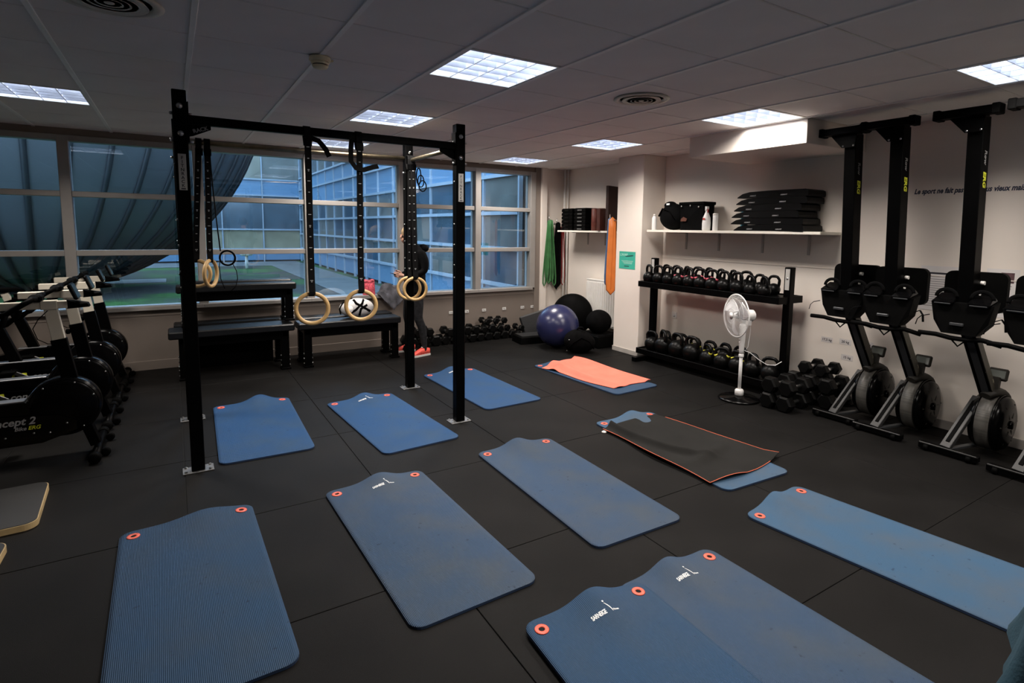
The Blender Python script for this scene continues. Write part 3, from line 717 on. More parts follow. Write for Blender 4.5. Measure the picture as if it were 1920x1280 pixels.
    mo = MB().cbox(-.012, .012, -.075, .075, -.055, .055, .008).build('monitor', M_blkgloss, t, (.09, 0, 1.115), (0, radians(-20), 0))
    MB().box(-.0135, -.012, -.05, .05, -.03, .03).build('screen', mat('lcd_grey', (.10, .11, .10), .25), mo)
    MB().tube([(-.05, -.02, .995), (-.10, -.03, .94), (-.13, -.03, .88), (-.11, -.03, .81), (-.06, -.03, .775), (-.015, -.02, .77)], .003, 6).build('cable', M_blkmatte, t)
    # saddle
    MB().bar((-.50, 0, .38), (-.66, 0, .86), .055, .075, up=(1, 0, 0)).build('seat_tube', M_blk, t)
    MB().bar((-.65, 0, .82), (-.685, 0, .93), .042, .055, up=(1, 0, 0)).build('seat_post', M_beige, t)
    MB().hull([(-.56+.0, s*.015, .955) for s in (-1, 1)]+[(-.60, s*.03, .975) for s in (-1, 1)]+[(-.80, s*.085, .985) for s in (-1, 1)]+[(-.84, s*.06, .975) for s in (-1, 1)]+[(-.70, 0, .93), (-.80, s*.05, .94)] if False else
              [(-.56, -.015, .955), (-.56, .015, .955), (-.60, -.03, .975), (-.60, .03, .975), (-.80, -.085, .985), (-.80, .085, .985), (-.84, -.06, .975), (-.84, .06, .975), (-.68, -.03, .93), (-.68, .03, .93), (-.80, -.06, .945), (-.80, .06, .945)], smooth=True).build('saddle', M_blkmatte, t)
    for s in (-1, 1):
        c = MB().bar((-.42, s*.07, .27), (-.42+s*.12, s*.085, .27-s*.08), .016, .03).build('crank', M_steel, t)
        MB().cbox(-.045, .045, -.045, .045, -.012, .012, .005).build('pedal', M_blkmatte, c, (-.42+s*.12, s*.135, .27-s*.08))
    return t
BK = make_bike()
for k, (y, lab) in enumerate(((4.77, 'nearest black exercise bike with a large flywheel, lower left'), (5.46, 'second black exercise bike from the camera, left edge'), (6.15, 'third black exercise bike from the camera'), (6.80, 'farthest black exercise bike, against the window wall'))):
    r = BK if k == 0 else dup(BK)
    r.location = (-.665+.012*k, y, 0); r['label'] = lab

# ================================================================== ROWERS (stored upright)
M_alugrey = mat('grey_aluminium', (.055, .058, .062), .40, metal=.5, var=.08)
M_legalu = mat('leg_aluminium', (.028, .028, .028), .45, metal=.2, var=.1)
M_perf = D.materials.new('perforated_steel'); M_perf.use_nodes = True
_nt = M_perf.node_tree; _b = _nt.nodes['Principled BSDF']; _b.inputs['Metallic'].default_value = .2; _b.inputs['Roughness'].default_value = .4
_tc = _nt.nodes.new('ShaderNodeTexCoord'); _vo = _nt.nodes.new('ShaderNodeTexVoronoi'); _vo.inputs['Scale'].default_value = 160; _vo.inputs['Randomness'].default_value = 0
_nt.links.new(_tc.outputs['Object'], _vo.inputs['Vector'])
_rp = _nt.nodes.new('ShaderNodeValToRGB'); _rp.color_ramp.elements[0].position = .30; _rp.color_ramp.elements[1].position = .36
_rp.color_ramp.elements[0].color = (.03, .03, .028, 1); _rp.color_ramp.elements[1].color = (.12, .115, .105, 1)
_nt.links.new(_vo.outputs['Distance'], _rp.inputs[0]); _nt.links.new(_rp.outputs[0], _b.inputs['Base Color'])
M_dark = mat('dark_olive_plastic', (.016, .0145, .012), .5, var=.1, spec=.2)
def make_rower():
    t = thing('rowing_machine', 'r', 'rowing machine', (0, 0, 0), 0, 'rowing machines stored upright along the wall')
    P = frame((0, 0, 0), (1, 0, 0), (0, 0, 1))
    ft = MB().cbox(-.03, .03, -.18, .18, .012, .055, .004).build('front_foot', M_blk, t)
    MB().cbox(-.032, -.02, -.175, .175, .050, .060, .002).build('foot_edge_highlight', M_legalu, ft)  # lighter strip stands in for the thin highlight along the foot's top edge
    for s in (-1, 1):
        MB().lathe([(.008, -.014), (.024, -.014), (.025, 0), (.024, .014), (.008, .014)], 16, T3((-.02, s*.13, .025)) @ RX(pi/2)).build('caster', M_blkmatte, ft)
    lg = MB().bar((.0, .02, .055), (.29, -.05, .40), .070, .030, up=(0, 0, 1)).build('front_leg', M_legalu, t)
    MB().bar((.014, .016, .098), (.25, -.041, .378), .028, .006, up=(0, 0, 1)).build('leg_groove', M_blkmatte, lg)
    MB().bar((.0, 0, .05), (.36, -.08, .05), .035, .02).build('floor_strut', M_alugrey, t)
    # flywheel
    fw = MB().lathe([(1e-5, -.105), (.13, -.105), (.185, -.085), (.198, -.060), (.198, .060), (.185, .085), (.13, .105), (1e-5, .105)], 44, T3((.365, -.12, .232)) @ RX(pi/2)).build('flywheel_housing', M_fly, t)
    MB().lathe([(.200, -.042), (.206, -.042), (.206, .042), (.200, .042)], 48, T3((.365, -.12, .232)) @ RX(pi/2)).build('perforated_band', M_perf, fw)
    for y in (-.051, .051): MB().torus(.201, .007, T3((.365, y-.12, .232)) @ RX(pi/2), 44, 6).build('band_rim', M_blkgloss, fw)
    for k in range(6):
        a = k*pi/3
        MB().bar((.365+.05*cos(a), -.226, .232+.05*sin(a)), (.365+.16*cos(a), -.216, .232+.16*sin(a)), .012, .006, up=(0, -1, 0)).build('fan_spoke', M_dark, fw)
    MB().lathe([(.03, 0), (.03, .02), (.02, .026), (1e-5, .026)], 16, T3((.365, -.220, .232)) @ RX(pi/2)).build('hub', M_blkgloss, fw)
    cv = MB()
    cv.tube([(.25, -.10, .430), (.31, -.12, .452), (.38, -.12, .448), (.45, -.12, .415), (.515, -.12, .36), (.54, -.12, .29)], [.035, .05, .055, .055, .05, .035], 10, flat=(.6, 1.2), up=(0, 0, 1))
    cv.build('top_cover', M_dark, t)
    MB().bar((.33, -.12, .44), (.36, -.12, .56), .05, .045, up=(1, 0, 0)).build('monitor_arm', M_dark, t)
    mo = MB().cbox(-.012, .012, -.06, .06, -.045, .045, .010).build('monitor', M_dark, t, (.385, -.12, .575), (0, radians(20), 0))
    MB().box(-.0135, -.012, -.045, .045, -.028, .028).build('screen', mat('lcd_grey', (.10, .11, .10)), mo)
    # main beam
    bm = MB().bar((.13, 0, .92), (.335, -.10, .40), .085, .080, up=(1, 0, 0), c=.004).build('main_beam', M_blk, t)
    MB().bar((.091, -.008, .898), (.292, -.106, .388), .044, .004, up=(-1, 0, -.48)).build('beam_face', M_alugrey, bm)
    d = Vector((.335-.13, -.10, .40-.92)).normalized(); n = d.cross(Vector((0, 1, 0)))
    text('lettering', 'concept 2', .075, mat('olive_print', (.20, .19, .14), .6), bm, frame(Vector((.13, -.0442, .92))+d*.14-Vector((-d.z, 0, d.x))*.022, d, (-d.z, 0, d.x)), .0004, shear=.15, bold=.001)
    MB().bar(Vector((.13, -.043, .92))+d*.02, Vector((.13, -.043, .92))+d*.52, .001, .074, up=(1, 0, 0)).build('side_plate', mat('olive_side', (.035, .032, .022), .45), bm)
    # foot stretcher
    MB().hull([(x, s*y, z) for x, y, z in ((-.02, .184, 1.10), (.10, .180, 1.12), (-.04, .10, .885), (.10, .09, .88), (-.02, .16, .97), (.08, .16, .96)) for s in (-1, 1)]).build('foot_stretcher', M_blkmatte, t)
    for s in (-1, 1):
        c = MB().hull([(x, s*.105+y, z) for x, y, z in ((-.05, -.065, 1.105), (-.05, .065, 1.105), (.09, -.06, 1.13), (.09, .06, 1.13), (-.045, -.05, 1.085), (-.045, .05, 1.085), (.06, -.05, 1.16), (.06, .05, 1.16))]).build('foot_cup', M_blkgloss, t)
        MB().tube([(.01, s*.105+.062*cos(a), 1.135+.055*sin(a)) for a in [pi*k/12 for k in range(13)]], .010, 6, flat=(.3, 1.3), up=(1, 0, 0)).build('foot_strap', M_blkfab, c)
        MB().bar((-.052, s*.105-.05, 1.094), (-.052, s*.105+.05, 1.094), .004, .008).build('cup_edge', M_alugrey, c)
    MB().tube([(-.01, .19, 1.0), (-.03, .235, .985), (-.04, .255, .96), (-.045, .262, .92)], .008, 6, flat=(.4, 1.2)).build('strap_end', M_blkfab, t)
    MB().tube([(-.01, -.19, 1.0), (-.02, -.23, 1.02), (-.03, -.255, .99), (-.035, -.262, .94)], .008, 6, flat=(.4, 1.2)).build('strap_end', M_blkfab, t)
    MB().cbox(-.055, -.035, -.03, .05, .945, .965, .003).build('release_clip', M_alugrey, t)
    # seat
    def rr(w, h, r, n=6):
        p = []
        for cx_, cz_, a0 in ((w-r, h-r, 0), (-w+r, h-r, pi/2), (-w+r, -h+r, pi), (w-r, -h+r, 1.5*pi)):
            p += [(cx_+r*cos(a0+pi/2*k/n), cz_+r*sin(a0+pi/2*k/n)) for k in range(n+1)]
        return p
    MB().prism(rr(.185, .14, .05), 0, .045, frame((.215, 0, 1.175), (0, -1, 0), (0, 0, 1))).build('seat', M_blkmatte, t)
    for y, z in ((-.05, 1.24), (-.03, 1.16)): MB().lathe([(.014, -.012), (.014, .012)], 12, T3((.155, y, z)) @ RX(pi/2)).build('seat_roller', M_white, t)
    # handle
    hd = MB()
    hd.tube([(-.055, .235, .868), (-.040, .13, .868), (-.02, .05, .852), (-.02, -.05, .852), (.0, -.13, .862), (.015, -.235, .838)], .0165, 10)
    hd.build('handle', M_blkmatte, t)
    MB().tube([(-.02, .05, .852), (-.02, .0, .80), (-.02, -.05, .852)], .006, 6).build('handle_yoke', M_blk, t)
    # monorail
    top = Vector((-.025, 0, 2.355)); bot = Vector((.085, 0, .95))
    rl = MB().bar(bot, top, .090, .115, up=(1, 0, 0), c=.004).build('monorail', M_blk, t)
    dd = (bot-top).normalized()
    Mt = frame(top+dd*.22+Vector((-.014, -.0462, 0)), dd, (-dd.z, 0, dd.x))
    text('lettering', 'Row', .050, mat('dim_grey_print', (.16, .16, .16), .6), rl, Mt, .0004, shear=.2, bold=.001)
    text('lettering', 'ERG', .058, mat('dim_yellow_print', (.40, .42, .02), .6), rl, frame(top+dd*.36+Vector((-.014, -.0462, 0)), dd, (-dd.z, 0, dd.x)), .0004, shear=.2, bold=.002)
    ra = MB().cbox(-.155, -.07, -.125, .205, 2.352, 2.405, .004).build('rear_foot', M_blk, t)
    for s in (-1, 1): MB().cbox(-.16, -.065, s*.165+.04-.022, s*.165+.04+.022, 2.345, 2.412, .005).build('foot_cap', M_blkmatte, ra)
    MB().prism([(.06, 2.36), (-.15, 2.36), (-.05, 2.25), (.05, 2.25)], .0, .006, frame((-.10, 0, 0), (0, -1, 0), (0, 0, 1))).build('gusset', M_blk, t)
    for y in (-.04, .04): MB().lathe([(.008, 0), (.008, .006), (1e-5, .007)], 10).build('bolt', M_steel, t, (-.10, y, 2.262), (0, -pi/2, 0))
    MB().bar((-.075, 0, 2.38), (.045, 0, 2.36), .06, .035).build('foot_bracket', M_blk, t)
    return t
RW = make_rower()
for k, (x, y, lab) in enumerate(((4.66, 2.475, 'upright rowing machine nearest the fan'), (4.615, 2.113, 'upright rowing machine, second from the fan'), (4.61, 1.630, 'upright rowing machine in front of the wall lettering'), (4.55, 1.20, 'upright rowing machine cut off by the right picture edge'))):
    r = RW if k == 0 else dup(RW)
    r.location = (x, y, 0); r['label'] = lab
# ================================================================== KETTLEBELLS ON THEIR RACK
RK = Vector((4.92, 4.05, 0))
rk = thing('kettlebell_rack', 'black two-shelf steel rack full of kettlebells', 'rack', RK)
RKL = lambda x, y, z: (x-RK.x, y-RK.y, z)
TOPSH, BOTSH = .955, .135
for y, n in ((4.90, 0), (3.135, 1)):
    p = MB().cbox(-.035, .035, -.035, .035, .05, 1.245, .004).build('post', M_blk, rk, RKL(4.93, y, 0))
    MB().cbox(-.30, .20, -.035, .035, 0, .055, .004).build('foot', M_blk, p)
    for z in (.90, 1.14, .20): MB().lathe([(.010, 0), (.010, .008), (1e-5, .010)], 8).build('bolt', M_steel, p, (-.035, 0, z), (0, -pi/2, 0))
    MB().box(-.0365, -.035, -.022, .022, 1.03, 1.23).build('sticker', M_sticker, p)
for z, nm in ((TOPSH, 'shelf'), (BOTSH, 'shelf')):
    sh = MB().cbox(4.755-RK.x, 5.12-RK.x, -.93, .93, z-.012, z, .002).build(nm, M_blk, rk)
    MB().cbox(4.745-RK.x, 4.760-RK.x, -.93, .93, z-.055, z+.012, .003).build('front_lip', M_blk, sh)
    MB().cbox(5.115-RK.x, 5.13-RK.x, -.93, .93, z-.055, z+.012, .003).build('rear_lip', M_blk, sh)
    for s in (-1, 1): MB().cbox(4.745-RK.x, 5.13-RK.x, s*.93-.008, s*.93+.008, z-.055, z+.012, .003).build('end_lip', M_blk, sh)
M_pk = mat('pink_band', (.55, .08, .12), .5); M_yb = mat('yellow_band', (.55, .52, .04), .5)
def make_kb(r, h, band=None):
    """kettlebell with ball radius r and total height h"""
    t = thing('kettlebell', 'k', 'kettlebell', (0, 0, 0), 0)
    prof = [(r*.62, 0)]+[(r*sin(a), r*.80-r*cos(a)) for a in [radians(40+ 140*k/12) for k in range(12)]]+[(1e-5, r*1.80)]
    MB().lathe(prof, 24).build('ball', M_iron, t)
    hr = max(.014, r*.20); hw = r*.78; z0 = r*1.35; z1 = h-hr
    pth = [(0, -hw*.80, z0-.01), (0, -hw*.96, z0+.02), (0, -hw*1.02, (z0+z1)/2+.01), (0, -hw*.88, z1-.022), (0, -hw*.58, z1-.004), (0, -hw*.2, z1), (0, hw*.2, z1), (0, hw*.58, z1-.004), (0, hw*.88, z1-.022), (0, hw*1.02, (z0+z1)/2+.01), (0, hw*.96, z0+.02), (0, hw*.80, z0-.01)]
    hd = MB().tube(pth, [hr*1.15, hr*1.05, hr, hr, hr, hr*1.03, hr*1.03, hr, hr, hr, hr*1.05, hr*1.15], 10).build('handle', M_iron, t)
    if band:
        for s in (-1, 1): MB().tube([(0, s*hw*.86, z0+.002), (0, s*hw*.97, z0+.024)], hr*1.17, 10).build('colour_band', band, hd)
    return t
KBS = {}
def kb(kind, x, y, z, rz, lab):
    spec = {'s': (.072, .218, None), 'sp': (.073, .222, M_pk), 'sg': (.064, .198, None), 'm': (.088, .235, None), 'l': (.104, .275, None), 'my': (.086, .225, M_yb)}[kind]
    if kind not in KBS: KBS[kind] = r = make_kb(*spec)
    else: r = dup(KBS[kind])
    r.location = (x, y, z); r.rotation_euler = (0, 0, rz); r['label'] = lab; r['group'] = 'kettlebells on the rack'
    return r
rnd = random.Random(21)
ordn = ['first', 'second', 'third', 'fourth', 'fifth', 'sixth', 'seventh', 'eighth', 'ninth', 'tenth', 'eleventh', 'twelfth']
kinds = ['s', 's', 's', 'sp', 'sp', 'sp', 'sp', 's', 's', 'sg', 'sg']
for k in range(11):
    y = 4.885-.156*k-(.0 if k else .0)
    kb(kinds[k], 4.822, y, TOPSH, radians(rnd.uniform(-25, 25)), 'small %skettlebell, %s from the pillar, front row of the top shelf' % ('pink-banded ' if kinds[k] == 'sp' else 'black ', ordn[k]))
kinds = ['s', 's', 's', 'sp', 'sp', 's', 's', 's', 'sg', 'sg', 'sg']
for k in range(10):
    y = 4.80-.160*k
    kb(kinds[k], 5.025, y, TOPSH, radians(rnd.uniform(-25, 25)), 'small kettlebell, %s from the pillar, rear row of the top shelf' % ordn[k])
kinds = ['m', 'l', 'l', 'l', 'my', 'my', 'my', 'm', 'm', 'm']
yy = 4.84
for k in range(9):
    kb(kinds[k], 4.865, yy, BOTSH, radians(rnd.uniform(-30, 30)), '%s kettlebell, %s from the pillar, bottom shelf front' % ({'m': 'medium', 'l': 'large', 'my': 'yellow-banded'}[kinds[k]], ordn[k])); yy -= .218 if kinds[k] == 'l' else .190
for k, y in enumerate((4.745, 4.54, 4.32, 4.105, 3.90, 3.71)):
    kb('my' if k in (2, 3) else 'm', 5.04 if k else 5.03, y, BOTSH, radians(rnd.uniform(-30, 30)), 'kettlebell %s from the pillar in the rear row, bottom shelf' % ordn[k])

# ================================================================== STANDING FAN
fa = thing('standing_fan', 'white pedestal fan with a round grille and black base', 'fan', (4.452, 3.268, 0))
MB().lathe([(1e-5, .006), (.185, .004), (.188, .012), (.17, .022), (.06, .035), (.04, .045), (1e-5, .046)], 44).build('base', M_blkgloss, fa)
MB().lathe([(.040, .035), (.040, .085), (.032, .098), (.02, .10)], 24).build('base_collar', M_whiteplastic, fa)
MB().cyl((0, 0, .09), (0, 0, .42), .0155, seg=16).build('lower_pole', M_whiteplastic, fa)
MB().lathe([(.022, .405), (.024, .41), (.024, .43), (.019, .437)], 20).build('pole_clamp', M_whiteplastic, fa)
MB().lathe([(.018, .43), (.022, .47), (.030, .60), (.032, .70), (.026, .72), (1e-5, .72)], 20).build('control_column', M_whiteplastic, fa)
for k in range(4): MB().lathe([(.005, 0), (.005, .006), (1e-5, .007)], 8).build('button', M_white, fa, (-.031, .004, .55+.025*k), (0, -pi/2, 0))
ax = Vector((-.94, .34, .06)).normalized()
FH = frame(Vector((0, 0, .80)), ax.cross(Vector((0, 0, 1))) * -1, (0, 0, 1))      # local z of head = fan axis
if (FH @ Vector((0, 0, 1)) - FH @ Vector((0, 0, 0))).dot(ax) < 0: FH = frame(Vector((0, 0, .80)), ax.cross(Vector((0, 0, 1))), (0, 0, 1))
hd = MB().lathe([(1e-5, -.11), (.035, -.11), (.052, -.095), (.055, -.02), (.045, .015), (1e-5, .02)], 24, FH).build('motor_housing', M_whiteplastic, fa)
MB().hull([(x, y, z) for x in (-.028, .028) for y in (-.09, -.03) for z in (-.07, -.01)], M=FH).build('neck', M_whiteplastic, fa)
MB().cbox(-.02, .02, -.055, -.05, -.09, -.05, .001, M=FH).build('motor_slot', mat('slot_grey', (.12, .12, .12), .5), hd)
GR, GC = .198, .075
g = MB()
for rr_, zz_ in ((GR, 0),): g.torus(rr_, .006, FH @ T3((0, 0, GC)), 48, 8)
g.build('grille_rim', M_whiteplastic, fa)
for nm, sgn in (('front_grille', 1), ('rear_grille', -1)):
    g = MB()
    for k in range(64):
        a = 2*pi*k/64; c, s = cos(a), sin(a)
        g.tube([(r*c, r*s, GC+sgn*d) for r, d in ((.035, .052), (.09, .050), (.15, .036), (GR, .003))], .0009, 4, M=FH, caps=False)
    for r, d in ((.07, .051), (.12, .044), (.165, .031)): g.torus(r, .0011, FH @ T3((0, 0, GC+sgn*d)), 40, 5)
    g.lathe([(1e-5, GC+sgn*.055), (.036, GC+sgn*.052)], 24, FH)
    g.build(nm, M_whiteplastic, fa)
bl = MB()
M_blade = mat('blade_plastic', (.74, .74, .75), .35, var=.03)
for k in range(3):
    def blade(u, v, k=k):
        r = .03+.145*u; a = 2*pi*k/3+(v-.5)*(1.15-.25*u)+.5*u
        return (r*cos(a), r*sin(a), GC+(v-.5)*.045*(1-.3*u))
    bl.grid(blade, 10, 10, M=FH, thick=tuple(FH.to_3x3() @ Vector((0, 0, .002))))
bl.lathe([(1e-5, GC+.022), (.025, GC+.018), (.032, GC-.02), (1e-5, GC-.02)], 20, FH)
bl.build('propeller', M_blade, fa)
MB().tube([(.05, -.03, .74), (.075, -.03, .66), (.06, -.03, .56), (.05, -.03, .50), (.035, -.02, .475)], .0025, 6).build('pull_cord', M_whiteplastic, fa)
MB().tube([(.02, -.015, .47), (.06, -.05, .45), (.12, -.11, .385), (.17, -.16, .345), (.22, -.21, .345), (.27, -.24, .38)], .0035, 6).build('power_cord', M_whiteplastic, fa)

# ================================================================== HEX DUMBBELLS
M_rub = mat('rubber_head', (.0030, .0030, .0030), .40, var=.25, scale=18, bump=.12, bscale=300, spec=.12)
def make_db(R, Lh, gap):
    t = thing('hex_dumbbell', 'd', 'dumbbell')
    for s in (-1, 1):
        hx = lambda r, x: [(x, r*cos(radians(60*k)), r*sin(radians(60*k))) for k in range(6)]
        c = .014
        a, b_ = s*gap, s*(gap+Lh)
        MB().hull(hx(R*.86, a)+hx(R, a+s*c)+hx(R, b_-s*c)+hx(R*.80, b_)).build('head', M_rub, t)
    hd = MB().lathe([(.016, -gap-.01), (.0145, -gap+.02), (.0175, 0), (.0145, gap-.02), (.016, gap+.01)], 14, RY(pi/2)).build('handle', M_steel, t)
    return t
DBS = {}
def db(kind, loc, rz, rx, lab, grp):
    spec = {'s': (.048, .058, .062), 'm': (.062, .075, .065), 'l': (.078, .095, .068), 'xl': (.090, .115, .068)}[kind]
    if kind not in DBS: DBS[kind] = r = make_db(*spec)
    else: r = dup(DBS[kind])
    r.location = (loc[0], loc[1], loc[2]+spec[0]*cos(radians(30))+.0008)
    r.rotation_euler = (radians(rx), 0, radians(rz)); r['label'] = lab; r['group'] = grp
    return r
# ---- dumbbells along the window wall (axes pointing at the wall)
grpA = 'hex dumbbells along the window wall'
rnd = random.Random(5)
row1 = []
x = 2.50
specs = ['l', 'l', 'l', 'm', 'm', 'm', 'm', 'm', 'm', 'm', 'm', 'm', 's', 's', 's', 's']
WID = {'s': .100, 'm': .128, 'l': .160, 'xl': .185}; HT = {'s': .0835, 'm': .1078, 'l': .1355, 'xl': .156}
n = 0
for k in specs:
    x += WID[k]/2; row1.append((x, k))
    db(k, (x, 6.985+rnd.uniform(-.012, .012), 0), 90, 0, 'black hex dumbbell on the floor, %s from the bench along the window wall' % (ordn+['thirteenth', 'fourteenth', 'fifteenth', 'sixteenth'])[n], grpA); n += 1
    x += WID[k]/2+.003
for i, (k, nm) in enumerate((((0, 1), 'm'), ((1, 2), 'm'), ((3, 4), 'm'), ((5, 6), 'm'), ((6, 7), 'm'), ((7, 8), 's'), ((8, 9), 'm'), ((9, 10), 's'), ((10, 11), 's'), ((12, 13), 's'))):
    xa, xb = row1[k[0]], row1[k[1]]
    db(nm, ((xa[0]+xb[0])/2, 6.99+rnd.uniform(-.01, .01), max(HT[xa[1]], HT[xb[1]])+.001), 90, 0, 'black hex dumbbell lying on the first layer, %s from the bench' % ordn[i], grpA)
for i, xx in enumerate((row1[8][0]+.0, row1[9][0]+.005, row1[10][0]+.01)):
    db('s', (xx, 6.99, HT['m']*2+.002), 90, 0, 'small hex dumbbell on top of the pile by the window, %s of three' % ordn[i], grpA)
# smaller ones in front of the bench leg
db('s', (2.42, 6.62, 0), 80, 0, 'small hex dumbbell by the foot of the right bench', grpA)

# ---- dumbbell pile between rack and rowers
grpB = 'hex dumbbells piled beside the rowing machines'
for i, (k, xx, yy, z, lab) in enumerate((
    ('l', 4.60, 2.98, 0, 'large hex dumbbell on the floor in front of the rack end'),
    ('l', 4.61, 2.82, 0, 'large hex dumbbell on the floor by the foot of the first rower'),
    ('l', 4.62, 2.98, .1365, 'large hex dumbbell atop the front column nearest the rack'),
    ('l', 4.63, 2.82, .1365, 'large hex dumbbell atop the front column nearest the first rower'),
    ('l', 5.02, 3.00, 0, 'large hex dumbbell on the floor against the wall by the rack'),
    ('l', 5.02, 2.84, 0, 'large hex dumbbell on the floor against the wall, middle of three'),
    ('l', 5.02, 2.68, 0, 'large hex dumbbell on the floor against the wall by the first rower'),
    ('l', 5.01, 3.00, .1365, 'large hex dumbbell of the second layer by the rack, against the wall'),
    ('l', 5.02, 2.84, .1365, 'large hex dumbbell of the second layer against the wall, in the middle'),
    ('l', 5.01, 2.68, .1365, 'large hex dumbbell of the second layer by the first rower'),
    ('m', 5.03, 2.92, .273, 'hex dumbbell crowning the pile, nearer the rack'),
    ('m', 5.03, 2.76, .273, 'hex dumbbell crowning the pile, nearer the first rower'))):
    db(k, (xx, yy, z), 0, 0, lab, grpB)

# ---- weight labels
M_tag = mat('label_white', (.74, .73, .70), .6, var=.04)
for k, (xx, s) in enumerate(((3.275, '6 kg'), (3.52, '7 kg'), (3.80, '8 kg'), (4.14, '9 kg'), (4.46, '10 kg'), (4.64, '2 kg'))):
    t = thing('weight_label', 'small white weight label on the window wall, %s' % ('first left of the front rig post', 'first right of the front rig post', 'second right of the front rig post', 'third right of the front rig post', 'fourth right of the front rig post', 'nearest the stability ball')[k], 'label', (xx, WINY-.0065, .385), 0, 'paper weight labels')
    MB().box(-.032, .032, -.0012, 0, -.02, .02).build('card', M_tag, t)
    text('lettering', s, .024, M_ink, t, frame((0, -.0014, -.009), (1, 0, 0), (0, 0, 1)), .0002, align='CENTER', bold=.0004)
for k, (yy, z, s) in enumerate(((2.909, .560, '17,5 kg'), (2.735, .568, '20 kg'), (2.545, .578, '22 kg'), (2.71, .425, '15 kg'))):
    t = thing('weight_label', 'pale weight label on the right wall, %s' % ('upper left one', 'upper middle one', 'upper right one beyond the rower beam', 'lower one')[k], 'label', (WALLX-.0005, yy, z), 0, 'paper weight labels')
    MB().box(-.0012, 0, -.055, .055, -.026, .026).build('card', mat('label_pale', (.66, .62, .60), .7, var=.03), t)
    text('lettering', s, .032, M_ink, t, frame((-.0014, 0, -.010), (0, -1, 0), (0, 0, 1)), .0002, align='CENTER', bold=.0008)

# ---- wall lettering, papers, sockets
text('wall_lettering', 'Le sport ne fait pas vivre plus vieux mais fait vivre plus jeune', .058, mat('navy_vinyl', (.015, .022, .055), .5), None, frame((WALLX-.0008, 2.268, 1.905), (0, -1, 0), (0, 0, 1)), .0006, shear=.28, bold=.0019, sx=.76)
o = D.objects['wall_lettering']; tag(o, 'dark blue lettering about sport on the right wall', 'lettering')
def sheet(y0, y1, z0, z1, lab, bar=True):
    t = thing('wall_sheet', lab, 'poster', (WALLX-.0005, (y0+y1)/2, z0), 0, 'printed sheets on the right wall')
    MB().box(-.0015, 0, -(y0-y1)/2, (y0-y1)/2, 0, z1-z0).build('paper', M_paper, t)
    b = MB(); h = z1-z0; w2 = (y0-y1)/2
    for k in range(13):
        zz_ = h*.70-k*h*.05; e = random.uniform(.1, .5)*w2
        b.box(-.0022, -.0015, -w2*.75+e, w2*.75, zz_, zz_+.0045)
    b.build('printed_lines', mat('grey_ink', (.25, .24, .25), .7), t)
    if bar: MB().box(-.0022, -.0015, -w2*.8, w2*.8, h*.82, h*.86).build('headline_bar', M_ink, t)
    else: MB().box(-.0022, -.0015, -w2*.7, w2*.1, h*.72, h*.93).build('photo_block', mat('dark_photo', (.10, .05, .06), .6, var=.5, scale=30), t)
sheet(2.165, 1.86, .955, 1.318, 'printed sheet on the wall between the second and third rower')
sheet(1.72, 1.52, .955, 1.322, 'printed sheet on the wall right of the third rower', False)
sheet(1.50, 1.20, .955, 1.325, 'printed sheet on the wall behind the last rower')
def socket(yy, z, lab):
    t = thing('wall_socket', lab, 'socket', (WALLX, yy, z))
    MB().cbox(-.010, 0, -.04, .04, -.04, .04, .004).build('plate', M_white, t)
    MB().lathe([(1e-5, 0), (.02, 0), (.022, .003), (1e-5, .003)], 16).build('insert', M_whiteplastic, t, (-.010, 0, 0), (0, -pi/2, 0))
socket(2.19, .545, 'white wall socket behind the second rower')
socket(4.84, .53, 'white wall socket between the rack shelves')

# ---- green poster on the pillar
t = thing('green_poster', 'small turquoise notice on the white pillar', 'poster', (4.86-.0005, 5.32, 1.085))
Mgp = mat('turquoise_print', (.045, .42, .31), .5, var=.12, scale=6)
MB().box(-.002, 0, -.148, .148, 0, .22).build('panel', Mgp, t)
Mlt = mat('pale_green_print', (.45, .72, .62), .6)
text('lettering', 'L\'AVAP', .044, Mlt, t, frame((-.0022, .13, .165), (0, -1, 0), (0, 0, 1)), .0002, bold=.0006)
MB().bar((-.0025, .03, .160), (-.0025, -.11, .175), .001, .010).build('dark_stroke', mat('dark_green_print', (.02, .07, .07), .6), t)
b = MB()
for k in range(3): b.box(-.0028, -.002, -.11+.01*k, .10-.02*k, .098-.016*k, .104-.016*k)
b.build('printed_lines', Mlt, t)
MB().box(-.0028, -.002, -.04, .05, .030, .040).build('dark_mark', mat('dark_green_print', (.02, .07, .07)), t)

# ================================================================== RIGHT SHELF AND WHAT IS ON IT
M_shelf = mat('shelf_laminate', (.80, .76, .68), .45, var=.03)
sh = thing('wall_shelf', 'long white wall shelf above the kettlebell rack', 'shelf', (5.07, 3.95, 1.555))
MB().cbox(-.17, .17, -1.10, 1.085, 0, .028, .003).build('board', M_shelf, sh)
M_brk = mat('bracket_grey', (.45, .42, .38), .5)
for yy in (4.70, 4.22, 3.66, 3.15):
    b = MB().cbox(.160, .168, yy-3.95-.013, yy-3.95+.013, -.20, 0, .001); b.cbox(-.12, .168, yy-3.95-.013, yy-3.95+.013, -.006, 0, .001); b.build('bracket', M_brk, sh)
SZ = 1.5835
t = thing('duffel_bag', 'round black duffel bag on the left of the long shelf', 'bag', (5.04, 4.73, SZ))
b = MB().sphere((0, 0, .155), .16, sc=(.85, 1.18, .97), seg=28, rings=16); b.build('body', M_blkfab, t)
MB().sphere((0, .06, .29), .07, sc=(.9, 1.2, .7)).build('top_roll', M_blkfab, t)
MB().cbox(-.105, -.098, -.02, .03, .29, .31, .001).build('logo_patch', M_print, t)
MB().tube([(-.12, -.12, .12), (-.145, -.05, .22), (-.13, .06, .25), (-.12, .13, .16)], .012, 8, flat=(.4, 1)).build('strap', M_blkfab, t)
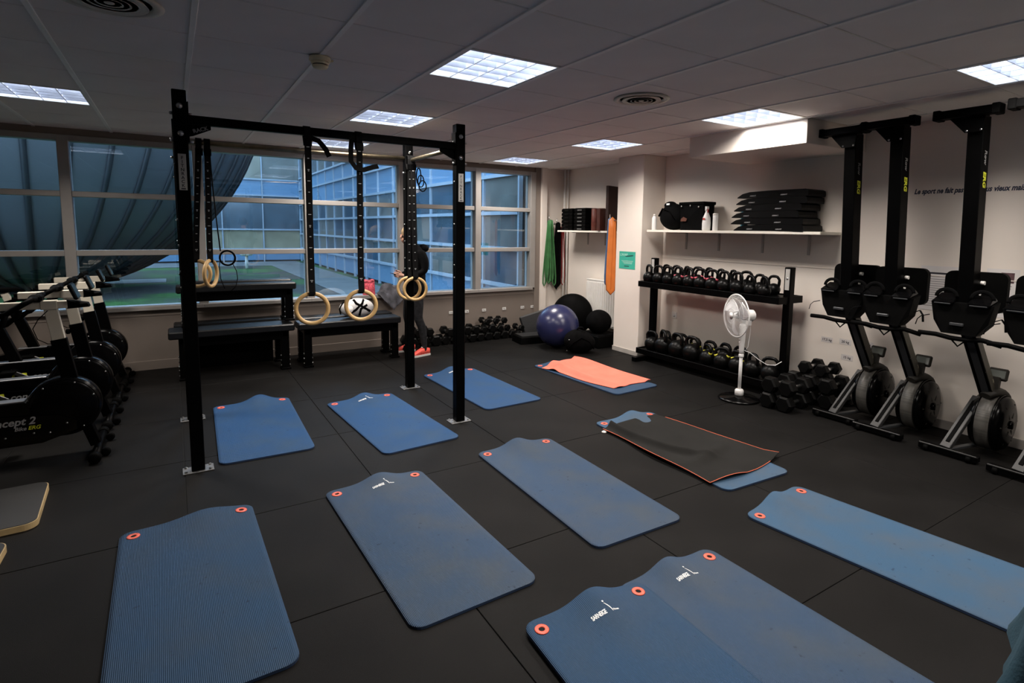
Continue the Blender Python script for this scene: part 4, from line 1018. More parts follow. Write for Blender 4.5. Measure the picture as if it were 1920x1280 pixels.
t = thing('tote_bag', 'black square-topped bag on the long shelf behind the bottles', 'bag', (5.07, 4.41, SZ))
MB().hull([(x, y, z) for x, y, z in ((-.09, -.155, 0), (.09, -.155, 0), (-.09, .16, 0), (.09, .16, 0), (-.10, -.175, .30), (.08, -.175, .30), (-.10, .165, .31), (.08, .165, .31), (-.12, 0, .15))]).build('body', M_blkfab, t)
MB().cbox(-.112, .09, -.19, .18, .285, .318, .006).build('rim', M_blkmatte, t)
for yy, zz_ in ((.13, .27), (0, .275), (-.12, .26)): MB().lathe([(.010, 0), (.010, .004), (1e-5, .005)], 12).build('stud', M_steel, t, (-.118, yy, zz_), (0, -pi/2, 0))
MB().prism([(-.05, .10), (.03, .10), (.045, .13), (-.01, .15), (-.04, .13)], 0, .004, frame((-.122, .08, 0), (0, -1, 0), (0, 0, 1))).build('brown_print', mat('brown_print', (.10, .03, .015), .7), t)
t = thing('spray_bottle', 'white spray bottle on the long shelf', 'bottle', (4.985, 4.20, SZ))
MB().lathe([(.040, 0), (.045, .01), (.046, .08), (.040, .14), (.020, .19), (.014, .205), (.014, .215)], 24).build('body', M_whiteplastic, t)
MB().hull([(-.03, -.012, .235), (-.03, .012, .235), (-.03, -.012, .26), (-.03, .012, .26), (.02, -.014, .215), (.02, .014, .215), (.025, -.014, .265), (.025, .014, .265)], M=RZ(radians(60))).build('nozzle', M_whiteplastic, t)
MB().tube([(-.012, -.02, .235), (-.02, -.03, .215), (-.018, -.03, .195)], .005, 6).build('trigger', mat('red_plastic', (.5, .03, .03), .4), t)
MB().box(-.047, -.0455, -.016, .016, .115, .135).build('red_label', mat('red_label', (.5, .06, .05), .5), t)
t = thing('tall_canister', 'white cylindrical canister beside the spray bottle', 'canister', (4.985, 4.08, SZ))
MB().lathe([(.026, 0), (.028, .006), (.028, .165), (.026, .17)], 24).build('body', M_whiteplastic, t); MB().lathe([(.029, .165), (.029, .182), (.02, .186), (1e-5, .186)], 24).build('lid', M_white, t)
t = thing('white_bottle', 'white bottle at the pillar end of the long shelf', 'bottle', (4.965, 4.975, SZ))
MB().lathe([(.028, 0), (.030, .006), (.030, .14), (.018, .165), (.014, .17)], 24).build('body', M_whiteplastic, t); MB().lathe([(.016, .168), (.016, .188), (1e-5, .19)], 20).build('cap', M_white, t)
t = thing('blue_canister', 'blue canister left of the pad stack on the shelf', 'canister', (5.10, 3.80, SZ))
MB().lathe([(.034, 0), (.036, .006), (.036, .19), (.032, .2)], 24).build('body', mat('blue_can', (.07, .30, .42), .4), t); MB().lathe([(.034, .198), (.034, .215), (1e-5, .217)], 24).build('lid', M_white, t)
# stack of ab mats
M_pad = mat('pad_vinyl', (.0018, .0018, .002), .42, var=.2, bump=.12, bscale=200, spec=.16)
for k in range(6):
    off = (.0, .03, .045, .02, -.01, -.02)[k]
    w = .375 if k > 1 else .39
    t = thing('ab_mat', 'curved black sit-up pad, %s from the bottom of the stack on the shelf' % ordn[k], 'pad', (5.055, 3.395+off, SZ+.0655*k), radians(rnd.uniform(-2, 2)), 'black sit-up pads stacked on the shelf')
    prof = [(-w, 0), (-w+.004, .010), (-w+.06, .042), (-w+.14, .058), (0, .0645), (w-.14, .0648), (w-.03, .0640), (w-.005, .052), (w, .02), (w-.004, 0)]
    MB().prism(prof, -.15, .15, frame((0, 0, 0), (0, -1, 0), (0, 0, 1))).build('pad', M_pad, t)
    for yy, wd in ((.23, 1), (-.10, 1)):
        text('lettering', 'ABMAT', .016, M_greyprint, t, frame((-.1508, yy, .014), (0, -1, 0), (0, 0, 1)), .0003, bold=.0004, sx=1.3)

# ================================================================== ALCOVE BEHIND THE PILLAR
sh2 = thing('alcove_shelf', 'short white shelf in the alcove behind the pillar', 'shelf', (5.06, 6.38, 1.535))
MB().cbox(-.175, .18, -.62, .52, 0, .025, .003).build('board', M_shelf, sh2)
for yy in (.22, -.18):
    b = MB().cbox(.170, .178, yy-.013, yy+.013, -.18, 0, .001); b.cbox(-.12, .178, yy-.013, yy+.013, -.006, 0, .001); b.build('bracket', M_brk, sh2)
SZ2 = 1.5605
for s, (yy, nm) in enumerate(((6.73, 'left'), (6.42, 'right'))):
    for k in range(6):
        t = thing('step_block', 'black plastic step block, %s from the bottom in the %s stack of the alcove shelf' % (ordn[k], nm), 'step block', (5.06, yy, SZ2+.0535*k), 0, 'black step blocks on the alcove shelf')
        b = MB().hull([(sx*(.13+d), sy*(.13+d), z) for z, d in ((0, .0), (.035, .0), (.0525, -.012)) for sx in (-1, 1) for sy in (-1, 1)]); b.build('block', M_blkmatte, t)
        MB().cbox(-.137, -.130, -.05, .05, .014, .030, .002).build('grip', mat('grip_grey', (.10, .10, .10), .35) if s else M_blkgloss, t)
M_brown = mat('brown_foam', (.10, .018, .010), .6, var=.3, scale=20)
for k, yy in enumerate((6.20, 6.07)):
    MB().lathe([(.050, 0), (.057, .006), (.057, .305), (.050, .31), (.025, .31), (.025, .30)], 24).build('foam_roller', M_brown, None, (5.04, yy, SZ2), label='dark red foam roller on the alcove shelf, %s' % ('beside the step blocks' if k == 0 else 'beside the tall dark board'), cat='foam roller', group='foam rollers on the alcove shelf')
MB().cbox(-.14, .14, -.022, .022, 0, .60, .005).build('tall_board', mat('dark_brown_board', (.030, .012, .010), .5, var=.3, scale=9), None, (5.05, 5.86, SZ2), (0, 0, radians(90-70)), label='tall dark brown board standing on the alcove shelf', cat='board')
MB().cbox(-.13, .13, -.025, .025, 0, .30, .005).build('short_board', mat('dark_red_board', (.07, .018, .012), .5, var=.3, scale=9), None, (4.985, 5.965, SZ2), (0, 0, radians(20)), label='short dark red board leaning by the tall board', cat='board')
# pipes and radiator
for k, (xx, yy, r) in enumerate(((5.155, 7.10, .016), (5.205, 7.085, .012))):
    MB().cyl((0, 0, .0), (0, 0, CZ), r, seg=14).build('heating_pipe', M_white, None, (xx, yy, 0), label='thin white vertical heating pipe in the corner, %s one' % ('wider' if k == 0 else 'narrower'), cat='pipe', group='heating pipes')
ra = thing('radiator', 'white ribbed panel radiator behind the pillar', 'radiator', (5.155, 6.06, .20))
MB().cbox(-.03, .045, -.40, .40, 0, .65, .008).build('panel', M_white, ra)
_rib = MB().hull([(x, y, z) for x, y in ((-.030, -.022), (-.030, .022), (-.042, -.012), (-.042, .012)) for z in (.03, .62)]).mesh('rib', M_white)
for k in range(17): link('rib', _rib, ra, (0, -.384+.048*k, 0))
MB().cbox(-.035, .05, -.402, .402, .645, .662, .003).build('top_grille', M_white, ra)
for yy in (-.3, .3): MB().cbox(.045, .08, yy-.02, yy+.02, .1, .55, .003).build('wall_bracket', M_white, ra)

# ---- resistance bands on hooks
def hook(loc, lab, d=(0, -1, 0), ln=.05):
    t = thing('wall_hook', lab, 'hook', loc, 0, 'steel wall hooks for the bands')
    d = Vector(d)
    MB().tube([Vector((0, 0, 0)), d*ln, d*(ln+.015)+Vector((0, 0, .01)), d*(ln+.018)+Vector((0, 0, .08))], .005, 8).build('prong', M_steel, t)
    MB().lathe([(.018, 0), (.018, .004), (1e-5, .005)], 16, frame((0, 0, 0), (1, 0, 0), d.cross(Vector((1, 0, 0)))) if abs(d.y) > .5 else RY(-pi/2)).build('rose', M_zinc, t)
def band(name, label, x, y, zt, zb, m, n, spread, ax=(1, 0, 0), out=(0, -1, 0), w=.012, seed=1):
    """n loops of flat latex hung over a hook at (x,y,zt)"""
    t = thing(name, label, 'resistance band', (x, y, zt), 0, 'latex resistance bands')
    r = random.Random(seed); ax = Vector(ax); out = Vector(out)
    for k in range(n):
        f = (k-(n-1)/2)/max(1, (n-1)/2) if n > 1 else 0
        h = (zt-zb)*r.uniform(.88, 1.0); d = (k % 3)*.012-.012+r.uniform(-.004, .004)
        top = ax*(f*spread*.22); bot = ax*(f*spread); hw = .022+.008*r.random()
        pts = []
        for (s, v) in [(-1, .0), (-1, .12), (-1, .35), (-1, .6), (-1, .85), (-.8, .96), (0, 1.0), (.8, .96), (1, .85), (1, .6), (1, .35), (1, .12), (1, 0)]:
            q = top.lerp(bot, min(1, v*1.1)); width = hw*(.25+.75*min(1, v*1.4))
            pts.append(q+ax*(s*width)+out*(d+.006*s)+Vector((0, 0, -h*v)))
        pts += [top+ax*.003+Vector((0, 0, .008))+out*d]
        MB().tube(pts, w, 6, True, flat=(.22, 1), up=out).build('loop', m, t)
    return t
M_gr = mat('green_latex', (.045, .17, .055), .4, var=.25, scale=8); M_rd = mat('red_latex', (.20, .012, .012), .4, var=.2, scale=8)
M_orl = mat('orange_latex', (.72, .21, .04), .45, var=.08); M_bll = mat('blue_latex', (.06, .14, .30), .4, var=.1)
hook((4.885, WINY, 1.70), 'steel hook carrying the green bands'); hook((5.03, WINY, 1.66), 'steel hook carrying the black bands'); hook((5.13, WINY, 1.64), 'steel hook carrying the red bands')
band('green_band', 'bundle of green bands hanging on the end wall', 4.895, 7.11, 1.70, .70, M_gr, 6, .085, w=.012, seed=2)
band('black_band', 'bundle of black bands hanging between the green and the red', 5.045, 7.11, 1.66, .60, M_blkmatte, 4, .04, w=.020, seed=3)
band('red_band', 'bundle of dark red bands hanging beside the pipe', 5.125, 7.105, 1.60, .70, M_rd, 4, .04, w=.010, seed=4)
hook((4.92, 5.54, 1.70), 'steel hook on the pillar side carrying the orange band', (0, 1, 0), .19)
band('orange_band', 'wide orange band hanging against the pillar', 4.905, 5.675, 1.70, .70, M_orl, 1, .02, ax=(-.70, .71, 0), out=(-.71, -.70, 0), w=.040, seed=5)
band('blue_band', 'blue band hanging behind the orange one', 4.925, 5.735, 1.71, .74, M_bll, 2, .03, ax=(-.70, .71, 0), out=(-.71, -.70, 0), w=.026, seed=6)

# ---- corner heap: ball, bags, disc
M_ball = mat('ball_vinyl', (.022, .026, .085), .27, var=.06, scale=3, spec=.6)
t = thing('stability_ball', 'large shiny dark blue stability ball on the floor', 'exercise ball', (4.31, 6.04, 0))
MB().sphere((0, 0, .287), .287, seg=48, rings=32).build('shell', M_ball, t)
MB().lathe([(.012, 0), (.012, .003), (.006, .005), (1e-5, .005)], 12).build('valve', M_blkmatte, t, (.28, .03, .33), (0, pi/2, 0))
def backpack():
    t = thing('backpack', 'black backpack lying in front of the stability ball', 'bag', (4.345, 5.60, 0), radians(-28))
    def f(u, v):
        a = 2*pi*u; b_ = pi*v
        sx, sy, sz = .20, .135, .17
        x = sx*sin(b_)*abs(cos(a))**.75*(1 if cos(a) >= 0 else -1); y = sy*sin(b_)*abs(sin(a))**.75*(1 if sin(a) >= 0 else -1)
        z = sz*(1-cos(b_))*.9; z = z*(1-.22*max(0, x/sx)*(z/(2*sz)))+.008*sin(14*a+5*v)*sin(b_)
        return (x, y, max(0.001, z))
    MB().grid(f, 48, 24).build('body', M_blkfab, t)
    MB().tube([(-.17, -.10, .06), (-.10, -.142, .16), (.0, -.13, .22), (.10, -.125, .17), (.17, -.09, .07)], .011, 8, flat=(.5, 1)).build('zip_band', M_blkmatte, t)
    MB().tube([(-.04, -.02, .30), (-.02, -.03, .335), (.03, -.03, .335), (.05, -.02, .30)], .010, 8).build('carry_loop', M_blkfab, t)
    for p in ((-.15, -.11, .19), (-.175, -.10, .05)): MB().lathe([(.008, 0), (.008, .005), (1e-5, .006)], 10).build('buckle', M_steel, t, p, (pi/2, 0, 0))
backpack()
t = thing('plyo_box', 'low black box under the black slam ball beside the pillar', 'box', (4.90, 5.88, 0))
MB().cbox(-.20, .20, -.22, .22, 0, .165, .012).build('body', M_blkmatte, t); MB().cbox(-.19, .19, -.21, .21, .165, .172, .003).build('top_pad', M_blkfab, t)
t = thing('slam_ball', 'black textured slam ball resting on a low box', 'medicine ball', (4.865, 5.85, .172))
MB().sphere((0, 0, .158), .175, sc=(1, 1, .92), seg=36, rings=22).build('shell', M_blkfab, t)
for k in range(3): MB().torus(.1652, .004, T3((0, 0, .158)) @ RZ(k*pi/3) @ RX(pi/2) @ Matrix.Diagonal((1, .96, 1, 1)), 40, 6).build('seam', M_blkmatte, t)
t = thing('balance_dome', 'black round dome leaning behind the stability ball', 'balance trainer', (4.87, 6.45, .0))
Md = frame((0, 0, .345), (.62, -.78, 0), (.12, .1, 1))
MB().lathe([(1e-5, .0), (.28, .0), (.298, .02), (.298, .045), (.265, .09), (.18, .15), (1e-5, .185)], 48, Md).build('dome', M_blkmatte, t)
MB().torus(.292, .014, Md @ T3((0, 0, .03)), 48, 8).build('rim', M_blkgloss, t)
t = thing('long_pad', 'long thin black pad leaning behind the stability ball', 'pad', (4.66, 6.72, 0), radians(-22))
MB().cbox(-.36, .36, -.03, .03, 0, .30, .02, M=RY(radians(-17)) @ T3((0.0, 0, .108)) @ RX(radians(-12))).build('foam', mat('pad_grey', (.007, .0075, .0085), .5, bump=.1), t)
t = thing('step_platform', 'low black step platform left of the stability ball', 'step platform', (4.17, 6.50, 0), radians(-8))
MB().hull([(sx*(.21+d), sy*(.16+d), z) for z, d in ((0, 0), (.09, -.01), (.105, -.03)) for sx in (-1, 1) for sy in (-1, 1)]).build('platform', M_blkmatte, t)
MB().hull([(sx*.18, sy*.13, z) for z in (.105, .110) for sx in (-1, 1) for sy in (-1, 1)]).build('rubber_top', mat('pad_grey', (.030, .031, .034)), t)
# ================================================================== PEOPLE
def skin_body(name, joints, edges, mats, matfn, parent, sub=2):
    """one continuous body surface grown on a skeleton; joints: name -> ((x,y,z), radius or (rx,ry))"""
    keys = list(joints); ix = {k: i for i, k in enumerate(keys)}
    me = D.meshes.new(name); me.from_pydata([joints[k][0] for k in keys], [(ix[a], ix[b]) for a, b in edges], [])
    o = D.objects.new(name, me); COL.objects.link(o)
    md = o.modifiers.new('skin', 'SKIN'); md.branch_smoothing = .4
    o.modifiers.new('sub', 'SUBSURF').levels = sub; o.modifiers['sub'].render_levels = sub
    for k in keys:
        r = joints[k][1]; v = me.skin_vertices[0].data[ix[k]]
        v.radius = (r, r) if not isinstance(r, tuple) else r
        v.use_root = (k == 'pelvis')
    bpy.context.view_layer.update()
    ev = D.meshes.new_from_object(o.evaluated_get(bpy.context.evaluated_depsgraph_get()))
    D.objects.remove(o)
    ev.name = name; ev.materials.clear()
    for m in mats: ev.materials.append(m)
    for p in ev.polygons: p.material_index = matfn(p.center); p.use_smooth = True
    return link(name, ev, parent)
M_skin = mat('skin', (.55, .30, .21), .55, var=.06)
M_hair = mat('blond_hair', (.34, .24, .13), .6, var=.3, scale=30)
M_legg = mat('charcoal_leggings', (.020, .020, .022), .7, var=.4, scale=26, bump=.15, bscale=240, spec=.1)
M_jack = mat('black_jacket', (.005, .005, .0055), .8, var=.3, scale=12, bump=.2, bscale=200, spec=.08)
M_shoe = mat('coral_knit', (.90, .10, .075), .6, var=.12, scale=40)
def shoe(parent, loc, rz, upper=M_shoe):
    s = MB(); prof = [(-.10, .034), (-.06, .036), (0, .038), (.06, .043), (.11, .042), (.145, .030), (.16, .012)]
    bot = [(x, w) for x, w in prof]+[(x, -w) for x, w in reversed(prof)]
    up = MB().hull([(x, y, .022) for x, y in bot]+[(-.10, s_*.028, .085) for s_ in (-1, 1)]+[(-.02, s_*.030, .098) for s_ in (-1, 1)]+[(.05, s_*.032, .070) for s_ in (-1, 1)]+[(.12, s_*.024, .045) for s_ in (-1, 1)]+[(-.112, 0, .07)], smooth=True)
    u = up.build('shoe', upper, parent, loc, (0, 0, rz))
    MB().prism([(x*1.03, y*1.08) for x, y in bot], 0, .024).build('sole', M_white, u)
    MB().tube([(-.06, -.028, .097), (-.03, -.03, .105), (.0, -.01, .103), (.0, .01, .103), (-.03, .03, .105)], .004, 6).build('laces', M_white if upper is M_shoe else upper, u)
def hand_joints(J, E, pre, wrist, palm, fdir, sdir, curl):
    """palm plus five finger chains appended to the skeleton"""
    J[pre+'palm'] = (palm, .021); E.append((pre+'wrist', pre+'palm'))
    pv, fd, sd, cd = Vector(palm), Vector(fdir), Vector(sdir), Vector(curl)
    for k, (off, ln) in enumerate(((-.026, .050), (-.009, .060), (.009, .056), (.025, .044))):
        a = pv+fd*.028+sd*off; b_ = a+fd*ln*.55+cd*.008; c = b_+fd*ln*.30+cd*ln*.5
        J[pre+'f%da' % k] = (tuple(a), .0095); J[pre+'f%db' % k] = (tuple(b_), .0085); J[pre+'f%dc' % k] = (tuple(c), .0075)
        E += [(pre+'palm', pre+'f%da' % k), (pre+'f%da' % k, pre+'f%db' % k), (pre+'f%db' % k, pre+'f%dc' % k)]
    a = pv-sd*.028-fd*.006; b_ = a-sd*.022+fd*.024; c = b_+fd*.026+cd*.010
    for n_, p_, r_ in (('ta', a, .0105), ('tb', b_, .0095), ('tc', c, .008)): J[pre+n_] = (tuple(p_), r_)
    E += [(pre+'palm', pre+'ta'), (pre+'ta', pre+'tb'), (pre+'tb', pre+'tc')]
pa = thing('person', 'person in black hooded jacket, charcoal leggings and coral shoes looking at a phone', 'person', (2.515, 6.60, 0), pi)
J = {'pelvis': ((0, 0, .86), (.13, .10)), 'waist': ((.0, 0, 1.0), (.125, .10)), 'chest': ((-.01, 0, 1.18), (.145, .105)), 'upper': ((.01, 0, 1.29), (.12, .085)), 'neck': ((.055, 0, 1.36), .048),
     'jaw': ((.105, 0, 1.415), (.062, .066)), 'skull': ((.085, 0, 1.495), (.075, .085)), 'crown': ((.065, 0, 1.555), (.05, .055)), 'nose': ((.182, 0, 1.44), .012), 'mouth': ((.165, 0, 1.405), .016)}
E_ = [('pelvis', 'waist'), ('waist', 'chest'), ('chest', 'upper'), ('upper', 'neck'), ('neck', 'jaw'), ('jaw', 'skull'), ('skull', 'crown'), ('skull', 'nose'), ('jaw', 'mouth')]
# feet: near foot (local +y is towards the camera after the half turn)
for s, nm, fx, fy in ((1, 'n', -.02, .19), (-1, 'o', .055, -.14)):
    J[nm+'hip'] = ((0, s*.085, .80), .092); J[nm+'thigh'] = ((fx*.3+.015, s*.09+(fy-s*.09)*.3, .64), .080); J[nm+'knee'] = ((fx*.6+.025, s*.09+(fy-s*.09)*.55, .46), .056)
    J[nm+'calf'] = ((fx*.8-.02, s*.09+(fy-s*.09)*.75, .33), .054); J[nm+'ankle'] = ((fx-.03, fy, .10), .034); J[nm+'heel'] = ((fx-.03, fy, .055), .03); J[nm+'toe'] = ((fx+.06, fy, .045), .026)
    E_ += [('pelvis', nm+'hip'), (nm+'hip', nm+'thigh'), (nm+'thigh', nm+'knee'), (nm+'knee', nm+'calf'), (nm+'calf', nm+'ankle'), (nm+'ankle', nm+'heel'), (nm+'heel', nm+'toe')]
    J[nm+'sh'] = ((-.02, s*.15, 1.285), .062); J[nm+'arm'] = ((-.06, s*.19, 1.16), .055); J[nm+'elb'] = ((-.055, s*.20, 1.04), .045); J[nm+'fore'] = ((.07, s*.15, .99), .038); J[nm+'wrist'] = ((.155, s*.085, .985), .024)
    E_ += [('upper', nm+'sh'), (nm+'sh', nm+'arm'), (nm+'arm', nm+'elb'), (nm+'elb', nm+'fore'), (nm+'fore', nm+'wrist')]
    hand_joints(J, E_, nm, None, (.195, s*.058, .990), (.92, -s*.35, .12), (0, 0, -1) if s > 0 else (0, 0, -1), (-.2, -s*.9, .1))
def pmat(c):
    if c.x > .145 and .93 < c.z < 1.06: return 0
    if c.z > 1.365: return 0
    if c.z > .80: return 1
    return 2
skin_body('body', J, E_, [M_skin, M_jack, M_legg], pmat, pa)
MB().lathe([(.170, .76), (.172, .80), (.155, .95), (.158, 1.10), (.150, 1.20), (.11, 1.30)], 28, Matrix.Diagonal((.78, 1.02, 1, 1)) @ T3((-.01, 0, 0))).build('jacket', M_jack, pa)
hd = MB().sphere((-.115, 0, 1.315), .085, sc=(.75, 1.25, .62)); hd.build('hood', M_jack, pa)
hr = MB().sphere((.072, 0, 1.508), .088, sc=(1.0, .92, 1.0)); hr.build('hair', M_hair, pa)
for s in (-1, 1):
    MB().sphere((.160, s*.030, 1.465), .0105, seg=10, rings=8).build('eye', M_ink, pa); MB().sphere((.085, s*.078, 1.448), .022, sc=(.7, .35, 1.2), seg=10, rings=8).build('ear', M_skin, pa)
MB().torus(.06, .014, T3((.065, 0, 1.368)) @ Matrix.Diagonal((.95, .95, 1, 1)), 24, 8).build('collar', M_white, pa)
shoe(pa, (-.02+.005, .19, 0), radians(14)); shoe(pa, (.06, -.14, 0), radians(-6))
ph = thing('mobile_phone', 'thin dark mobile phone held by the standing person', 'phone', (2.285, 6.60, 1.000), pi)
MB().cbox(-.036, .072, -.036, .036, -.004, .004, .003, M=RY(radians(-12))).build('case', M_blkgloss, ph)
MB().box(-.030, .066, -.031, .031, .0042, .0048, M=RY(radians(-12))).build('screen', mat('phone_screen', (.02, .02, .03), .1), ph)

# person at the right picture edge: only the hem of the shirt is in view
pt = thing('person', 'person in a teal T-shirt and black trousers at the right picture edge', 'person', (1.37, .150, 0), radians(-90))
J = {'pelvis': ((0, 0, .92), (.15, .11)), 'waist': ((0, 0, 1.06), (.14, .105)), 'chest': ((0, 0, 1.26), (.165, .115)), 'upper': ((0, 0, 1.40), (.14, .09)), 'neck': ((.0, 0, 1.48), .055), 'jaw': ((.03, 0, 1.56), (.068, .072)), 'skull': ((.02, 0, 1.65), (.08, .092)), 'crown': ((.01, 0, 1.72), (.052, .058)), 'nose': ((.115, 0, 1.60), .013), 'mouth': ((.10, 0, 1.56), .017)}
E_ = [('pelvis', 'waist'), ('waist', 'chest'), ('chest', 'upper'), ('upper', 'neck'), ('neck', 'jaw'), ('jaw', 'skull'), ('skull', 'crown'), ('skull', 'nose'), ('jaw', 'mouth')]
for s, nm in ((1, 'n'), (-1, 'o')):
    J[nm+'hip'] = ((0, s*.09, .86), .10); J[nm+'thigh'] = ((.0, s*.095, .70), .088); J[nm+'knee'] = ((.015, s*.10, .50), .062); J[nm+'calf'] = ((-.015, s*.10, .35), .058); J[nm+'ankle'] = ((-.02, s*.10, .11), .038); J[nm+'heel'] = ((-.02, s*.10, .06), .032); J[nm+'toe'] = ((.07, s*.105, .045), .028)
    E_ += [('pelvis', nm+'hip'), (nm+'hip', nm+'thigh'), (nm+'thigh', nm+'knee'), (nm+'knee', nm+'calf'), (nm+'calf', nm+'ankle'), (nm+'ankle', nm+'heel'), (nm+'heel', nm+'toe')]
    J[nm+'sh'] = ((0, s*.17, 1.40), .068); J[nm+'arm'] = ((.02, s*.20, 1.26), .056); J[nm+'elb'] = ((.06, s*.19, 1.14), .045); J[nm+'fore'] = ((.16, s*.13, 1.16), .038); J[nm+'wrist'] = ((.24, s*.07, 1.19), .026)
    E_ += [('upper', nm+'sh'), (nm+'sh', nm+'arm'), (nm+'arm', nm+'elb'), (nm+'elb', nm+'fore'), (nm+'fore', nm+'wrist')]
    hand_joints(J, E_, nm, None, (.285, s*.045, 1.20), (.9, -s*.4, .1), (0, 0, -1), (-.2, -s*.9, 0))
M_teal = mat('teal_cotton', (.012, .050, .075), .85, var=.25, scale=7, bump=.2, bscale=160)
M_trous = mat('black_trousers', (.006, .006, .007), .8, var=.2)
skin_body('body', J, E_, [M_skin, M_teal, M_trous], lambda c: 0 if (c.z > 1.49 or (c.x > .07 and 1.08 < c.z < 1.3)) else (1 if c.z > .90 else 2), pt)
def shirt(u, v):
    a = 2*pi*u; z = .765+.63*v+.016*sin(3*a+1)*(1-v)
    fl_ = 1+.09*sin(7*a)*(1-v)**2+.05*sin(11*a+2)*(1-v)**2
    rx = (.170-.02*v+.035*(1-v)**6)*fl_; ry = (.205-.02*v+.03*(1-v)**6)*fl_
    return (rx*cos(a)*(1-.25*max(0, v-.75)*4), ry*sin(a)*(1-.2*max(0, v-.75)*4), z)
MB().grid(shirt, 72, 20).build('t_shirt', M_teal, pt)
for s in (-1, 1):
    MB().lathe([(.085, .0), (.080, .08), (.075, .16), (.05, .20)], 20, T3((.015, s*.205, 1.235)) @ RX(radians(s*6))).build('sleeve', M_teal, pt)
    shoe(pt, (.0, s*.102, 0), radians(s*5), M_blkmatte)
MB().sphere((-.005, 0, 1.66), .098, sc=(1, .9, 1)).build('hair', mat('dark_hair', (.03, .02, .012), .6, var=.3, scale=30), pt)
for s in (-1, 1): MB().sphere((.092, s*.032, 1.625), .011, seg=10, rings=8).build('eye', M_ink, pt); MB().sphere((.02, s*.086, 1.60), .024, sc=(.7, .35, 1.2), seg=10, rings=8).build('ear', M_skin, pt)

# ================================================================== COURTYARD
GZ = 0.06
def courtyard_material():
    m = D.materials.new('wet_lawn'); m.use_nodes = True; nt = m.node_tree; b = nt.nodes['Principled BSDF']
    tc = nt.nodes.new('ShaderNodeTexCoord'); n = nt.nodes.new('ShaderNodeTexNoise'); n.inputs['Scale'].default_value = .55; n.inputs['Detail'].default_value = 4
    nt.links.new(tc.outputs['Object'], n.inputs['Vector'])
    r = nt.nodes.new('ShaderNodeValToRGB'); e = r.color_ramp.elements
    e[0].position = .42; e[0].color = (.040, .040, .036, 1); e[1].position = .62; e[1].color = (.040, .105, .025, 1)
    nt.links.new(n.outputs['Fac'], r.inputs['Fac'])
    n2 = nt.nodes.new('ShaderNodeTexNoise'); n2.inputs['Scale'].default_value = 9; n2.inputs['Detail'].default_value = 6
    nt.links.new(tc.outputs['Object'], n2.inputs['Vector'])
    mx = nt.nodes.new('ShaderNodeMixRGB'); mx.blend_type = 'OVERLAY'; mx.inputs[0].default_value = .8
    nt.links.new(r.outputs[0], mx.inputs[1]); nt.links.new(n2.outputs['Fac'], mx.inputs[2]); nt.links.new(mx.outputs[0], b.inputs['Base Color'])
    b.inputs['Roughness'].default_value = .75; b.inputs['Specular IOR Level'].default_value = .2
    return m
MB().box(-22, 4.7, WINY+.22, 27, GZ-.1, GZ).build('ground_courtyard', courtyard_material(), kind='structure')
M_conc = mat('wet_concrete', (.26, .27, .26), .35, var=.25, scale=1.5)
for k, (x0, x1, y0, y1, lab) in enumerate(((-6.5, -.2, 17.2, 18.3, 'pale wet concrete path across the courtyard'), (3.1, 4.4, 9.5, 22.9, 'grey paved strip along the blue glass wing'), (-4, 4.4, 23.0, 25.5, 'grey paved strip before the far building'))):
    MB().cbox(x0, x1, y0, y1, GZ, GZ+.02, .005).build('paved_path', M_conc if k == 0 else mat('grey_paving', (.11, .115, .11), .5, var=.3, scale=2), None, label=lab, cat='path', group='courtyard paths')
def pane_mat(name, blue, warm, p):
    m = D.materials.new(name); m.use_nodes = True; nt = m.node_tree; b = nt.nodes['Principled BSDF']
    oi = nt.nodes.new('ShaderNodeObjectInfo'); r = nt.nodes.new('ShaderNodeValToRGB'); e = r.color_ramp.elements
    e[0].position = p; e[0].color = (*blue, 1); e[1].position = min(1, p+.35); e[1].color = (*warm, 1)
    nt.links.new(oi.outputs['Random'], r.inputs['Fac'])
    tc = nt.nodes.new('ShaderNodeTexCoord'); n = nt.nodes.new('ShaderNodeTexNoise'); n.inputs['Scale'].default_value = 2.2; n.inputs['Detail'].default_value = 1
    nt.links.new(tc.outputs['Object'], n.inputs['Vector'])
    mx = nt.nodes.new('ShaderNodeMixRGB'); mx.blend_type = 'MULTIPLY'; mx.inputs[0].default_value = .6
    nt.links.new(r.outputs[0], mx.inputs[1]); nt.links.new(n.outputs['Fac'], mx.inputs[2]); nt.links.new(mx.outputs[0], b.inputs['Base Color'])
    b.inputs['Roughness'].default_value = .12; b.inputs['Specular IOR Level'].default_value = .5
    return m
M_pb = pane_mat('facade_glass', (.035, .080, .125), (.17, .175, .16), .45)
M_pw = pane_mat('facade_glass_warm', (.10, .14, .17), (.36, .33, .22), .40)
M_spa = mat('blue_spandrel', (.12, .22, .33), .3, var=.05)
M_fr = mat('facade_frame', (.30, .35, .40), .35, metal=.0, var=.04)
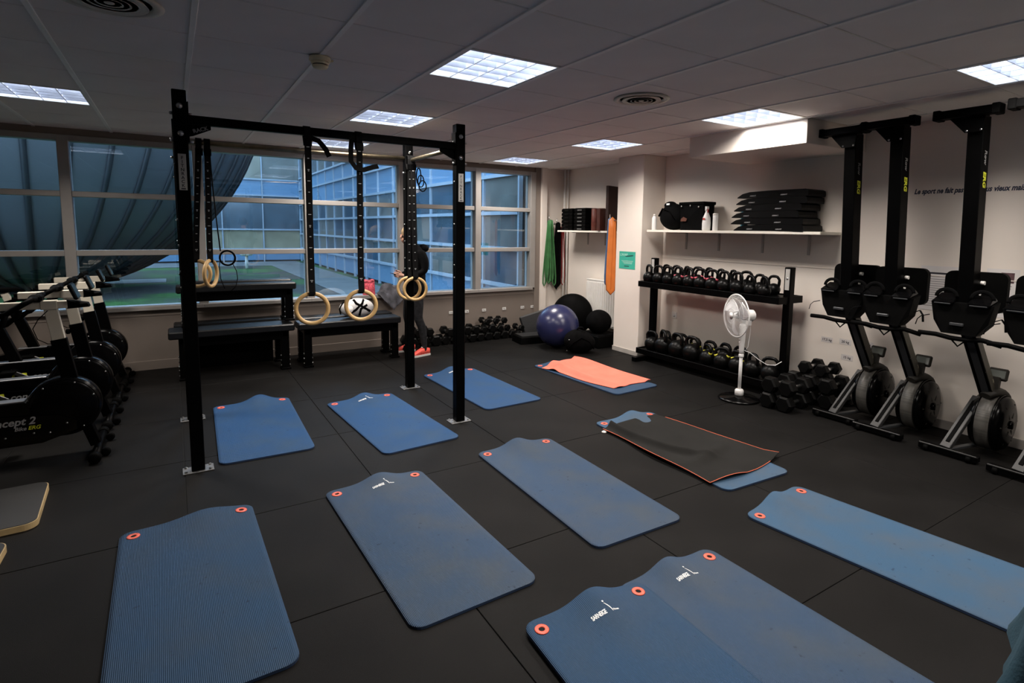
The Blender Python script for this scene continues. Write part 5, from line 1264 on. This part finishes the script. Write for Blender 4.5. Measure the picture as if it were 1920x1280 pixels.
def facade(name, label, u0, u1, us, rows, at, thick_in):
    """rows: (z0, z1, material); at(u, z, out) -> world point; out<0 is towards the courtyard"""
    t = thing(name, label, 'building', at((u0+u1)/2, GZ, 0), 0)
    o = Vector(t.location)
    z1 = rows[-1][1]
    def slab(ua, ub, za, zb, oa, ob, m, nm, key=None):
        c = Vector(at((ua+ub)/2, (za+zb)/2, (oa+ob)/2)); e0 = Vector(at(ua, za, oa))-c; e1 = Vector(at(ub, zb, ob))-c
        k = (nm, round(abs(e0.x), 3), round(abs(e0.y), 3), round(abs(e0.z), 3), m.name)
        if k not in FM: FM[k] = MB().box(min(e0.x, e1.x), max(e0.x, e1.x), min(e0.y, e1.y), max(e0.y, e1.y), min(e0.z, e1.z), max(e0.z, e1.z)).mesh(nm, m)
        return link(nm, FM[k], t, c-o)
    slab(u0, u1, GZ-.05, z1, 0, thick_in, M_seam, 'core')
    for i in range(len(us)-1):
        for (za, zb, m) in rows:
            slab(us[i]+.03, us[i+1]-.03, za+.03, zb-.03, -.03, -.005, m, 'pane')
    for u in us: slab(u-.022, u+.022, GZ, z1, -.07, 0, M_fr, 'mullion')
    for (za, zb, m) in rows: slab(u0, u1, zb-.03, zb+.03, -.085, 0, M_fr, 'transom')
    return t
FM = {}
rowsR = [(.10, .63, M_spa), (.63, 1.24, M_pb), (1.24, 1.83, M_pb), (1.83, 2.45, M_pb), (2.45, 3.07, M_spa), (3.07, 3.55, M_spa), (3.55, 4.6, M_pb), (4.6, 6.6, M_pb)]
usR = [7.62+1.2*k for k in range(16)]
facade('glass_wing', 'long blue glass wing on the right of the courtyard', usR[0], usR[-1], usR, rowsR, lambda u, z, w_: (4.70+w_, u, z), .6)
usF = [4.71-1.5*k for k in range(14)][::-1]
rowsF = [(.10, .60, M_spa), (.60, 1.40, M_pw), (1.40, 2.80, M_pw), (2.80, 3.45, M_spa), (3.45, 4.9, M_pw), (4.9, 6.4, M_pw), (6.4, 8.0, M_pb)]
facade('far_building', 'glazed building closing the far side of the courtyard', usF[0], usF[-1], usF, rowsF, lambda u, z, w_: (u, 25.75+w_, z), .6)
# ribbed egg-shaped hall
eg = thing('ribbed_hall', 'dark ribbed egg-shaped hall bulging into the courtyard', 'building', (-2.6, 16.2, 0))
M_egg = mat('zinc_cladding', (.065, .072, .078), .42, metal=.3, var=.12, scale=.8)
EA, EB, EH, EZ = 4.75, 4.4, 5.25, 5.35
MB().lathe([(max(1e-5, sin(pi*k/40)), -cos(pi*k/40)) for k in range(1, 33)], 72, T3((0, 0, EZ)) @ Matrix.Diagonal((EA, EB, EH, 1))).build('shell', M_egg, eg)
M_eggrib = mat('zinc_seam', (.014, .017, .02), .5, metal=.3)
for k in range(44):
    a = 2*pi*k/44
    if sin(a) > .35: continue
    MB().tube([(EA*1.003*cos(a)*sin(pi*j/40), EB*1.003*sin(a)*sin(pi*j/40), EZ-EH*1.003*cos(pi*j/40)) for j in range(2, 26)], .05, 5, caps=False).build('standing_seam', M_eggrib, eg)
t = thing('garden_lamp', 'small white bollard lamp standing in the courtyard', 'lamp', (2.15, 21.8, GZ+.0))
MB().cyl((0, 0, 0), (0, 0, .45), .05, seg=12).build('post', M_white, t); MB().lathe([(.16, .45), (.22, .50), (.16, .60), (1e-5, .66)], 20).build('head', M_white, t)
